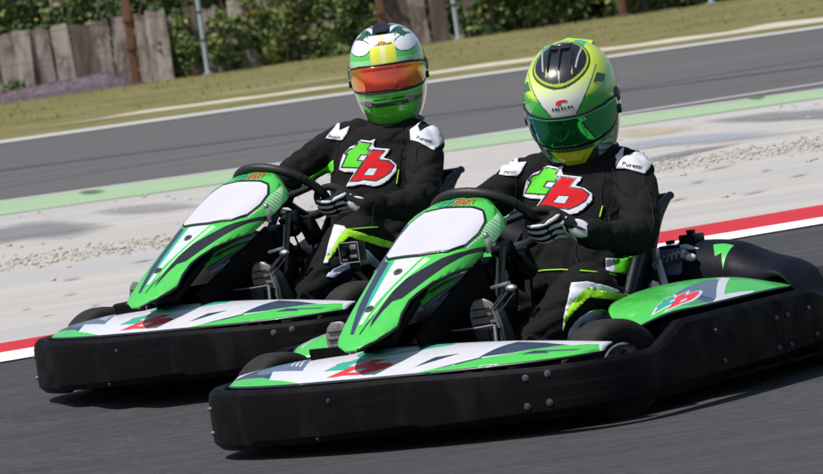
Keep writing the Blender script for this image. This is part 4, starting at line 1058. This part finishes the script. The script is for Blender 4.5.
        for s in (-1, 1): pad('brow_vent', [(s * 44, 36), (s * 60, 30), (s * 72, 34), (s * 58, 42)], 0, .003, M['darkgreen'])
    # spoiler at the back
    pad('rear_spoiler', [(150, 38), (180, 42), (-150, 38), (-155, 20), (180, 16), (155, 20)], 0, .012, M['darkgreen'] if kind == 'red' else mat('yellow_green_lacquer', (.40, .70, .03), .25, coat=.8))
    nk = MB(); nk.tube([X @ Vector((-.01, 0, -.155)), X @ Vector((0, 0, -.08))], [.075, .08], 20); nk.build('neck_sock', M['gasket'], shell)
    return shell
def glove(parent, G, T, O, Fd, wrist, elbow):
    """hand closed round the steering wheel rim: G rim point, T along the rim, O outwards, Fd away from the driver"""
    mb = MB(); T = T.normalized()
    finger_lines = []
    for i in range(4):
        o = G + T * ((i - 1.5) * .0215); L = (1.0, 1.08, 1.02, .86)[i]
        pts = [o + O * .058 - Fd * .004, o + O * .034 + Fd * .027, o + O * (.034 - .030 * L) + Fd * .036, o - O * (.022 * L) + Fd * .026, o - O * .028 * L + Fd * .004]
        limb(mb, pts, [.0118, .0112, .0108, .0102, .0092], 3); finger_lines.append(pts)
    K = G + O * .062 - Fd * .006
    # palm: back of the hand from knuckles to wrist
    for i in range(4):
        a = K + T * ((i - 1.5) * .0205); b = wrist + T * ((i - 1.5) * .014)
        limb(mb, [a, a.lerp(b, .5) + Fd * .006, b], [.0150, .0175, .0190], 3)
    # thumb: leaves the side of the palm near its base and closes over the rim on the driver's side
    up = T if T.z > 0 else -T
    tb = wrist.lerp(K, .35) + up * .022 - Fd * .006
    limb(mb, [tb, K.lerp(G, .3) + up * .040 - Fd * .020, G + up * .030 - Fd * .026, G - O * .022 + up * .018 - Fd * .022], [.0165, .0140, .0122, .0100], 3)
    limb(mb, [wrist, wrist + (elbow - wrist).normalized() * .035], [.036, .034], 3)
    me = remesh(mb, .0032, 3, 'glove'); me.polygons.foreach_set('use_smooth', [True] * len(me.polygons))
    g = link('glove', me, parent, [M['glove']])
    bv = BVHTree.FromPolygons([v.co for v in me.vertices], [tuple(p.vertices) for p in me.polygons])
    # white armour strips along the fingers and over the knuckles
    for pts in finger_lines:
        for (a, b, w) in ((pts[0], pts[1], .0062), (pts[1].lerp(pts[2], .1), pts[2].lerp(pts[3], .7), .0055)):
            st = MB(); q = []
            for t in (0, .25, .5, .75, 1):
                p = a.lerp(b, t); d = (p - (G - O * .0)).normalized() ; h = bv.find_nearest(p + d * .03)
                q.append((h[0] + h[1] * .0008, h[1]))
            st.tube([x[0] for x in q], [w * .5, w, w, w, w * .5], 8); st.build('knuckle_guard', M['suit_white'], g)
    for k in range(2):
        st = MB(); q = []
        for i in range(7):
            p = K.lerp(wrist, .22 + .28 * k) + T * ((i - 3) * .0125) + Fd * .04; h = bv.find_nearest(p); q.append(h[0] + h[1] * .0006 + (wrist - K).normalized() * abs(i - 3) * .003)
        st.tube(q, [.002, .0045, .005, .005, .005, .0045, .002], 8); st.build('knuckle_guard', M['suit_white'], g)
    # oval white patch with its dark mark on the cuff
    c = wrist + (wrist - K).normalized() * .008; h = bv.find_nearest(c + Vector((.60, .45, .12)).normalized() * .08)
    Nn = h[1].lerp((Vector((.60, .55, .12))).normalized(), .6).normalized(); ax = (K - wrist).normalized(); ax = (ax - Nn * ax.dot(Nn)).normalized(); bx = Nn.cross(ax)
    Cc = wrist.lerp(K, .30) + Nn * .036
    for (sx, sy, off, m, nm) in ((.034, .025, .0, 'suit_white', 'cuff_patch'), (.020, .003, .0030, 'black', 'cuff_mark')):
        mb = MB(); n = 24; vs = []
        for k in range(1, 5):
            for i in range(n):
                a = 2 * math.pi * i / n; q = (ax * sx * math.cos(a) + bx * sy * math.sin(a)) * k / 4
                rr = (q.dot(ax) / .036) ** 2 * .3 + (q.dot(bx) / .029) ** 2
                vs.append(Cc + q + Nn * (off - .014 * rr))
        vs.append(Cc + Nn * off)
        fs = [((k - 1) * n + i, (k - 1) * n + (i + 1) % n, k * n + (i + 1) % n, k * n + i) for k in range(1, 4) for i in range(n)] + [(i, (i + 1) % n, 4 * n) for i in range(n)]
        mb.add(vs, fs); o = mb.build(nm, M[m], g)
        md = o.modifiers.new('t', 'SOLIDIFY'); md.thickness = .004; md.offset = 0
    return g
def shoe(parent, heel, toe, side, name='boot'):
    heel, toe = Vector(heel), Vector(toe); a = (toe - heel).normalized(); n = Vector((1, 0, -.1)); n = (n - a * n.dot(a)).normalized(); b = a.cross(n)
    Lh = (toe - heel).length
    W = [(0, .022), (.04, .031), (.15, .036), (.35, .034), (.5, .036), (.7, .045), (.85, .043), (.95, .030), (1, .014)]
    so = MB(); ring = [(t, w) for t, w in W] + [(t, -w) for t, w in W[::-1]]; m = len(ring)
    vs = [heel + a * Lh * t + b * w + n * .0 for t, w in ring] + [heel + a * Lh * t + b * w * 1.0 - n * .018 for t, w in ring]
    so.add(vs, [tuple(range(m)), tuple(range(m, 2 * m))[::-1]] + [(i, i + m, (i + 1) % m + m, (i + 1) % m) for i in range(m)])
    up = MB()
    limb(up, [heel + a * .05 - n * .055, heel + a * Lh * .5 - n * .052, heel + a * Lh * .78 - n * .042, heel + a * (Lh - .035) - n * .035], [.043, .043, .041, .026], 4)
    limb(up, [heel + a * .05 - n * .05, heel + a * .045 - n * .13], [.045, .050], 3)
    me = remesh(up, .006, 4, name); me.polygons.foreach_set('use_smooth', [True] * len(me.polygons)); o = link(name, me, parent, [M['boot']])
    s = so.build('sole', M['sole'], o, sharp=40)
    g = MB()
    for k in range(1, 12):
        t = k / 12; w = tab(t, W, 1) * .8; c = heel + a * Lh * t + n * .0015; g.tube([c - b * w, c + b * w], .0022, 5)
    g.build('sole_grooves', M['rubber'], o)
    ed = MB(); ed.tube([heel + a * Lh * t + b * w * 1.01 - n * .006 for t, w in ring] + [heel + a * 0 + b * W[0][1]], .004, 6, caps=False); ed.build('sole_edge', M['alu'], o)
    return o
# decals are given as points of the photograph, turned here into a flat template in metres at the driver's distance and then laid on the cloth along one fixed direction
def template(pts, Y, org, th):
    out = []
    for px, py in pts:
        dx, dy = px - 411.5, py - 237.0; c, s = math.cos(roll), math.sin(roll)
        out.append(((dx * c - dy * s) * Y / FOC, CAM_H - (dx * s + dy * c + 224.0) * Y / FOC))
    return out
def cloth_print(name, bvh, layers, mats, parent, Y, org, th, off=.003, res=.008, maxd=9):
    """layers: [(photo polygon, material index)] laid on the body; org = kart origin, th its heading"""
    Ls = [(template(P, Y, org, th), m) for P, m in layers]
    xs = [p[0] for P, _ in Ls for p in P]; zs = [p[1] for P, _ in Ls for p in P]
    u0, u1, v0, v1 = min(xs) - .002, max(xs) + .002, min(zs) - .002, max(zs) + .002
    ca, sa = math.cos(th), math.sin(th)
    def loc(w):   # world to kart
        x, y, z = w[0] - org[0], w[1] - org[1], w[2] - org[2]
        return Vector((-sa * x - ca * y, ca * x - sa * y, z))
    Dl = Vector((-ca, -sa, -.045)).normalized()
    bad = set()
    def S(u, v):
        p = loc((u, Y, v)); r = bvh.ray_cast(p - Dl * .9, Dl, 1.8)
        if r[0] is None: return (p.x, p.y, p.z - 50)
        return r[0] - Dl * off * .3 + r[1] * off
    o = painted(name, S, u0, u1, v0, v1, max(4, int((u1 - u0) / res)), max(4, int((v1 - v0) / res)), None, Ls, mats, parent, 0)
    bm = bmesh.new(); bm.from_mesh(o.data)
    dead = [f for f in bm.faces if min(v.co.z for v in f.verts) < -5 or max(e.calc_length() for e in f.edges) > .05]
    bmesh.ops.delete(bm, geom=dead, context='FACES'); bm.to_mesh(o.data); bm.free()
    bm = bmesh.new(); bm.from_mesh(o.data); bm.faces.ensure_lookup_table(); seen = set(); comps = []
    for f in bm.faces:
        if f.index in seen: continue
        st = [f]; seen.add(f.index); comp = []
        while st:
            g = st.pop(); comp.append(g)
            for v in g.verts:
                for h in v.link_faces:
                    if h.index not in seen: seen.add(h.index); st.append(h)
        comps.append(comp)
    comps.sort(key=len)
    for c in comps[:-1]: bmesh.ops.delete(bm, geom=c, context='FACES')
    bm.to_mesh(o.data); bm.free()
    md = o.modifiers.new('t', 'SOLIDIFY'); md.thickness = .002; md.offset = 1
    return o
def build_person(pose, org, th, Y, paint, kind):
    p = empty('person')
    mb = MB(); V = Vector
    hipL, hipR = V(pose['hipL']), V(pose['hipR'])
    # torso: rings along the spine
    prof = pose['torso']     # (centre x, y, z, half width, half depth, yaw)
    vs = []; fs = []; n = 28
    for (cx, cy, cz, hw, hd, yw, tl) in prof:
        for k in range(n):
            a = 2 * math.pi * k / n; q = V((math.copysign(abs(math.cos(a)) ** .85, math.cos(a)) * hd, math.copysign(abs(math.sin(a)) ** .8, math.sin(a)) * hw, 0))
            q = Matrix.Rotation(R(yw), 3, 'Z') @ (Matrix.Rotation(R(tl), 3, 'Y') @ q); vs.append(q + V((cx, cy, cz)))
    for i in range(len(prof) - 1):
        for k in range(n): k2 = (k + 1) % n; fs.append((i * n + k, i * n + k2, (i + 1) * n + k2, (i + 1) * n + k))
    fs += [tuple(range(n))[::-1], tuple(range((len(prof) - 1) * n, len(prof) * n))]
    mb.add(vs, fs)
    for s in ('L', 'R'):
        limb(mb, [pose['sh' + s + 'in'], pose['sh' + s], pose['el' + s], pose['wr' + s]], [.072, .064, .053, .039], 6)
        limb(mb, [pose['hip' + s], pose['kn' + s], pose['an' + s]], [.102, .086, .055], 8)
        kn = V(pose['kn' + s]); mb.ell(kn + V((-.03, 0, 0)), (.090, .084, .082))
    limb(mb, [pose['neck0'], pose['neck1']], [.075, .062], 3)
    me = remesh(mb, .0085, 5, 'body')
    nrm = [v.normal.copy() for v in me.vertices]
    for v, nn in zip(me.vertices, nrm):
        ch = min(1, max(0, (v.co.x + .30) / .06)) * min(1, max(0, (.70 - v.co.z) / .05)) * min(1, max(0, (v.co.z - .44) / .06)) * min(1, max(0, (.17 - abs(v.co.y)) / .05))
        v.co += nn * folds(v.co, .0056 * (1 - .85 * ch))
    me.polygons.foreach_set('use_smooth', [True] * len(me.polygons))
    body = link('body', me, p, [M['suit']])
    bvh = BVHTree.FromPolygons([v.co for v in me.vertices], [tuple(f.vertices) for f in me.polygons])
    for s in ('L', 'R'):
        shoe(p, pose['heel' + s], pose['toe' + s], s)
        G, T, O, Fd = pose['grip' + s]; glove(p, G, T, O, Fd, V(pose['wr' + s]), V(pose['el' + s]))
        cf = MB(); w = V(pose['wr' + s]); e = V(pose['el' + s]); d = (e - w).normalized(); cf.tube([w + d * .012, w + d * .018, w + d * .05, w + d * .056], [.039, .0435, .0445, .040], 24); cf.build('cuff', M['suit'], p)
    helmet(p, pose['head'], pose['hyaw'], pose['hpit'], paint, kind, pose['hsize'], pose.get('htilt', 0))
    cr = MB(); c0 = V(pose['neck1']) - V((0, 0, .02)); cr.lathe([(.070, -.03), (.078, -.01), (.074, .012), (.064, .016)], c0, 'Z', 30); cr.build('collar', M['suit'], p)
    return p, body, bvh

# ------------------------------------------------------------ the two karts and drivers
def zoomed(ox, oy, s, L): return [(ox + a / s, oy + b / s) for a, b in L]
TH1, TH2 = R(35.0), R(41.1)
O1 = Vector((.33, 14.5, .004)); O2 = Vector((-.273, 16.42, .104))
W = Vector((.185, 0, .566)); tt = R(52)
wn_ = Vector((-math.cos(tt), 0, math.sin(tt))); we2 = Vector((math.sin(tt), 0, math.cos(tt))); we1 = Vector((0, 1, 0))
def grip(a):
    a = R(a); O = we1 * math.cos(a) + we2 * math.sin(a); T = we1 * -math.sin(a) + we2 * math.cos(a)
    return (W + O * .158, T, O, -wn_)
def pose(dz, yaw, head, hyaw, hpit, wrL):
    b = dict(
        torso=[(-.24, 0, .10, .165, .13, 0, 0), (-.26, 0, .20, .182, .142, 0, 4), (-.27, 0, .31, .180, .145, yaw * .3, 6), (-.29, 0, .42, .178, .138, yaw * .6, 4), (-.315, 0, .52 + dz * .4, .186, .132, yaw, 2), (-.335, 0, .60 + dz * .7, .188, .122, yaw, 0), (-.345, 0, .66 + dz, .165, .105, yaw, 0), (-.35, 0, .705 + dz, .10, .080, yaw, 0)],
        hipL=(-.24, .11, .17), hipR=(-.24, -.11, .17), knL=(.15, .265, .345), knR=(.20, -.20, .38), anL=(.44, .185, .165), anR=(.62, -.20, .17),
        shLin=(-.36, .08, .655 + dz), shRin=(-.31, -.08, .665 + dz), shL=(-.36, .172, .632 + dz), shR=(-.275, -.190, .650 + dz), elL=(-.14, .305, .450 + dz * .5), elR=(-.03, -.335, .50 + dz * .5),
        wrL=wrL, neck0=(-.345, 0, .66 + dz), neck1=(-.335, 0, .74 + dz), head=head, hyaw=hyaw, hpit=hpit,
        heelL=(.47, .175, .10), toeL=(.525, .160, .365), heelR=(.665, -.20, .09), toeR=(.715, -.205, .355))
    return b
def wrist_for(g, back=.085, out=.062, dn=0):
    G, T, O, Fd = g; return G + O * (.062 + out) - Fd * .035 + Vector((0, 0, dn))
gL = grip(-12); gR = grip(205)
P1 = pose(0.0, 12, (-.335, .006, .874), 22, 27, (.095, .268, .498))
P1['hsize'] = 1.08; P1['hpit'] = 27; P1['htilt'] = 0; P1['knL'] = (.165, .275, .335); P1['wrR'] = tuple(wrist_for(gR)); P1['gripL'] = gL; P1['gripR'] = gR
gL2 = grip(-20); gR2 = grip(185)
P2 = pose(.03, 20, (-.385, .028, .914), 37, 4, (.095, .262, .488))
P2['hsize'] = 1.0; P2['neck1'] = (-.375, .022, .80); P2['neck0'] = (-.355, .01, .68); P2['wrR'] = tuple(wrist_for(gR2)); P2['gripL'] = gL2; P2['gripR'] = gR2
P2['shLin'] = (-.35, .08, .68); P2['knL'] = (.13, .23, .40)

k1 = build_kart(); k1.location = O1; k1.rotation_euler = (0, 0, -math.pi / 2 - TH1)
tag(k1, 'green and white kart with black bumpers in front, carrying the driver in the yellow-green helmet', 'go-kart', 'racing karts')
k2 = copy_tree(k1); k2.location = O2; k2.rotation_euler = (0, 0, -math.pi / 2 - TH2)
tag(k2, 'green and white kart behind at the left, carrying the driver with the red visor', 'go-kart', 'racing karts')

d1, body1, bv1 = build_person(P1, O1, TH1, 14.7, paint_yellow, 'green')
d1.location = O1; d1.rotation_euler = k1.rotation_euler
tag(d1, 'driver in yellow-green helmet with dark green visor, head bowed, steering the front kart', 'person')
d2, body2, bv2 = build_person(P2, O2, TH2, 16.65, paint_white, 'red')
d2.location = O2; d2.rotation_euler = k2.rotation_euler
tag(d2, 'driver in black suit and white-green helmet with mirrored red visor, steering the rear kart', 'person')

# --- printed and sewn patches on the suits
Tg, Br, Bh, Wo = EM_T, EM_B, EM_H, EM_W
def logo(f, bvh, par, Y, org, th):
    g = lambda P: [f(a, b) for a, b in P]
    Ls = [(g(Wo), 0), (g(grow(Tg, 11)), 1), (g(grow(Br, 11)), 1), (g(Tg), 2), (g(Br), 3), (g(grow(Bh, 6)), 1), (g(Bh), 0)]
    return cloth_print('chest_emblem', bvh, Ls, [M['suit_white'], M['black'], M['suit_green'], M['suit_red']], par, Y, org, th, .0035, .006)
logo(lambda a, b: (330 + a / 7.29, 130 + b / 7.29), bv2, d2, 16.65, O2, TH2)
def near_map(a, b):   # the same emblem on the nearer driver, larger and a little turned
    return (515 + (a * 1.30 - 30 + (b - 250) * .10) / 7.9, 160 + (b * 1.13 - 35 + (a - 280) * .06) / 7.9)
logo(near_map, bv1, d1, 14.7, O1, TH1)
def patch(name, polys, bvh, par, Y, org, th, mats): return cloth_print(name, bvh, polys, mats, par, Y, org, th, .003, .007)
SW = [M['suit_white'], M['black']]
sL1 = zoomed(600, 140, 10.53, [(160, 185), (240, 80), (256, 84), (238, 188), (300, 165), (350, 140), (400, 118), (470, 108), (515, 140), (530, 190), (540, 245), (500, 310), (450, 370), (360, 340), (260, 305), (175, 302), (165, 250), (178, 210)])
patch('shoulder_patch', [(sL1, 0)], bv1, d1, 14.7, O1, TH1, SW)
sR1 = [(500, 175), (503, 167), (512, 160), (520, 154), (519, 163), (528, 162), (522, 172), (518, 176), (508, 176)]
patch('shoulder_patch', [(sR1, 0)], bv1, d1, 14.7, O1, TH1, SW)
sL2 = zoomed(400, 115, 10.53, [(110, 170), (170, 128), (212, 80), (225, 84), (190, 130), (215, 190), (270, 150), (330, 128), (400, 128), (445, 160), (475, 205), (485, 250), (420, 320), (350, 390), (280, 350), (200, 300), (120, 275)])
patch('shoulder_patch', [(sL2, 0)], bv2, d2, 16.65, O2, TH2, SW)
sR2 = zoomed(290, 110, 3.383, [(122, 96), (150, 62), (166, 40), (170, 46), (168, 72), (202, 56), (196, 80), (178, 104), (150, 100)])
patch('shoulder_patch', [(sR2, 0)], bv2, d2, 16.65, O2, TH2, SW)
def word(txt, x0, y0, x1, y1, h, bvh, par, Y, org, th):
    ca, sa = math.cos(th), math.sin(th); Dl = Vector((-ca, -sa, -.045)).normalized()
    def fn(a, b):
        px, py = x0 + (x1 - x0) * a, y0 + (y1 - y0) * a - h * b
        (u, v), = template([(px, py)], Y, org, th)
        x, y, z = u - org[0], Y - org[1], v - org[2]; p = Vector((-sa * x - ca * y, ca * x - sa * y, z))
        r = bvh.ray_cast(p - Dl * .9, Dl, 1.8)
        return (r[0] if r[0] is not None else p) - Dl * .011
    text_on(txt, M['navy'], fn, par, 'patch_lettering')
word('Puretti', 621, 165.5, 641, 169.5, 4.2, bv1, d1, 14.7, O1, TH1)
word('Puretti', 416, 139.5, 432, 144.5, 4.2, bv2, d2, 16.65, O2, TH2)
word('Puretti', 504, 173, 517, 172, 3.2, bv1, d1, 14.7, O1, TH1)
word('Puretti', 328, 137, 340, 138.5, 3.2, bv2, d2, 16.65, O2, TH2)
LG = [M['suit_white'], M['suit_lime'], M['suit_grey'], M['suit_green']]
Z5 = lambda L: zoomed(500, 240, 3.644, L)
cloth_print('thigh_stripes', bv1, [
    (Z5([(203, 320), (208, 270), (222, 215), (240, 152), (290, 148), (340, 155), (400, 175), (430, 190), (395, 186), (290, 170), (255, 200), (232, 235), (212, 270)]), 0),
    (Z5([(207, 312), (212, 268), (235, 232), (255, 200), (290, 170), (345, 178), (400, 187), (472, 205), (462, 232), (380, 210), (300, 203), (250, 248), (222, 275)]), 1),
    ], LG, d1, 14.7, O1, TH1, .003, .007)
cloth_print('knee_stripe', bv1, [
    (Z5([(218, 350), (228, 310), (262, 272), (300, 250), (345, 244), (400, 262), (428, 284), (412, 308), (370, 295), (300, 285), (262, 300), (240, 340)]), 2),
    (Z5([(225, 345), (232, 308), (262, 272), (275, 275), (258, 312), (240, 342)]), 0),
    (Z5([(300, 250), (345, 241), (400, 258), (430, 282), (425, 290), (395, 268), (345, 252)]), 1)], LG, d1, 14.7, O1, TH1, .003, .007)
cloth_print('side_stripes', bv1, [
    (Z5([(410, 66), (440, 70), (470, 60), (490, 45), (480, 90), (462, 128), (410, 118)]), 3)], LG, d1, 14.7, O1, TH1, .003, .007)
cloth_print('side_stripes', bv1, [(Z5([(380, 66), (412, 66), (412, 120), (380, 112)]), 2)], LG, d1, 14.7, O1, TH1, .003, .007)
Z6 = lambda L: zoomed(480, 180, 4.743, L)
cloth_print('sleeve_stripes', bv1, [(Z6([(105, 190), (150, 140), (178, 118), (175, 170), (150, 215), (105, 212)]), 3),], LG, d1, 14.7, O1, TH1, .003, .007)
cloth_print('sleeve_stripes', bv1, [(Z6([(120, 300), (150, 262), (205, 300), (200, 320), (150, 300)]), 0)], LG, d1, 14.7, O1, TH1, .003, .007)
# belt piping
def piping(name, pts, bvh, par, Y, org, th, r=.003):
    ca, sa = math.cos(th), math.sin(th); Dl = Vector((-ca, -sa, -.045)).normalized(); q = []
    for (u, v) in template(pts, Y, org, th):
        x, y, z = u - org[0], Y - org[1], v - org[2]; p = Vector((-sa * x - ca * y, ca * x - sa * y, z)); h = bvh.ray_cast(p - Dl * .9, Dl, 1.8)
        if h[0] is not None: q.append(h[0] - Dl * .0045)
    if len(q) > 1: mb = MB(); mb.tube(q, r, 6); mb.build(name, M['suit_lime'], par)
piping('waist_piping', zoomed(480, 180, 4.743, [(200, 455), (240, 440), (300, 428), (380, 424), (450, 424), (520, 430), (590, 440), (640, 452)]), bv1, d1, 14.7, O1, TH1, .0022)
piping('waist_piping', zoomed(290, 110, 3.383, [(200, 405), (235, 402), (280, 398), (300, 397)]), bv2, d2, 16.65, O2, TH2, .0022)
piping('zip_pull', [(602, 206), (600.5, 211), (599, 217)], bv1, d1, 14.7, O1, TH1, .003)
piping('zip_pull', [(399, 170), (398, 177), (397, 184)], bv2, d2, 16.65, O2, TH2, .003)
def seam(pts, bvh, par, Y, org, th):
    M['suit_lime'], keep = M['seam'], M['suit_lime']; piping('seam', pts, bvh, par, Y, org, th, .0013); M['suit_lime'] = keep
for q in ([(603, 152), (602, 165), (603, 180), (600, 196), (601, 206)], [(609, 160), (615, 178), (614, 196), (608, 214), (604, 228)], [(520, 160), (516, 175), (517, 190), (514, 205)], [(640, 178), (648, 200), (650, 222), (645, 240)], [(575, 245), (574, 255), (574, 268)], [(590, 240), (605, 250), (625, 252), (640, 246)]): seam(q, bv1, d1, 14.7, O1, TH1)
for q in ([(403, 125), (402, 140), (400, 155), (399, 168)], [(410, 135), (416, 150), (415, 168), (408, 184)], [(345, 130), (338, 145), (336, 160), (333, 172)], [(440, 152), (447, 170), (448, 190), (442, 206)], [(375, 205), (374, 218), (373, 230)]): seam(q, bv2, d2, 16.65, O2, TH2)
Z7 = lambda L: zoomed(220, 220, 4.311, L)
cloth_print('thigh_stripes', bv2, [
    (Z7([(462, 185), (480, 110), (505, 25), (545, 32), (560, 48), (520, 80), (495, 140), (478, 185)]), 0),
    (Z7([(468, 175), (495, 130), (522, 75), (555, 42), (640, 65), (700, 82), (742, 98), (745, 122), (700, 115), (630, 92), (565, 75), (525, 110), (490, 165)]), 1),
    ], LG, d2, 16.65, O2, TH2, .003, .007)
cloth_print('knee_stripe', bv2, [
    (Z7([(470, 240), (500, 205), (560, 180), (600, 120), (640, 130), (690, 175), (690, 205), (640, 185), (560, 205), (500, 245)]), 2)], LG, d2, 16.65, O2, TH2, .003, .007)
Z8 = lambda L: zoomed(290, 110, 3.383, L)
cloth_print('sleeve_stripes', bv2, [(Z8([(20, 285), (50, 235), (90, 210), (120, 190), (150, 170), (152, 205), (125, 240), (80, 262), (30, 295)]), 3)], LG, d2, 16.65, O2, TH2, .003, .007)

# --- action camera clamped over the rear kart's left front wheel
ac = empty('action_camera', k2.matrix_basis @ Vector((.36, .425, -.024)), k2.rotation_euler[2], label='small black action camera on a stalk above the rear kart\'s front wheel', cat='camera')
b = MB(); b.box((0, 0, .388), (.036, .080, .062), bev=.006); b.build('case', M['plastic_gloss'], ac)
fr_ = MB()
for (y0, z0, y1, z1) in ((-.040, .356, .040, .356), (-.040, .420, .040, .420), (-.040, .356, -.040, .420), (.040, .356, .040, .420)): fr_.tube([(.021, y0, z0), (.021, y1, z1)], .0022, 6)
fr_.build('case_edge', M['alu'], ac)
ln = MB(); ln.lathe([(0, .028), (.010, .028), (.015, .030), (.017, .024), (.017, .018)], (0, -.018, .395), 'X', 20); ln.build('lens', M['plastic_gloss'], ac)
sn = MB()
for (y, z, dy, dz) in ((.02, .405, .026, .016), (.018, .375, .03, .010), (-.02, .366, .022, .006)): sn.box((.0215, y, z), (.003, dy, dz), bev=.001)
sn.build('front_panel', M['alu'], ac)
stk = MB(); stk.tube([(0, 0, .352), (.0, .01, .32), (.03, .06, .30), (.05, .10, .27)], .009, 8); stk.box((0, 0, .343), (.02, .03, .02), bev=.004); stk.tube([(0, 0, .325), (-.06, -.03, .25), (-.1, -.05, .10)], .008, 8)
stk.build('stalk', M['plastic'], ac)
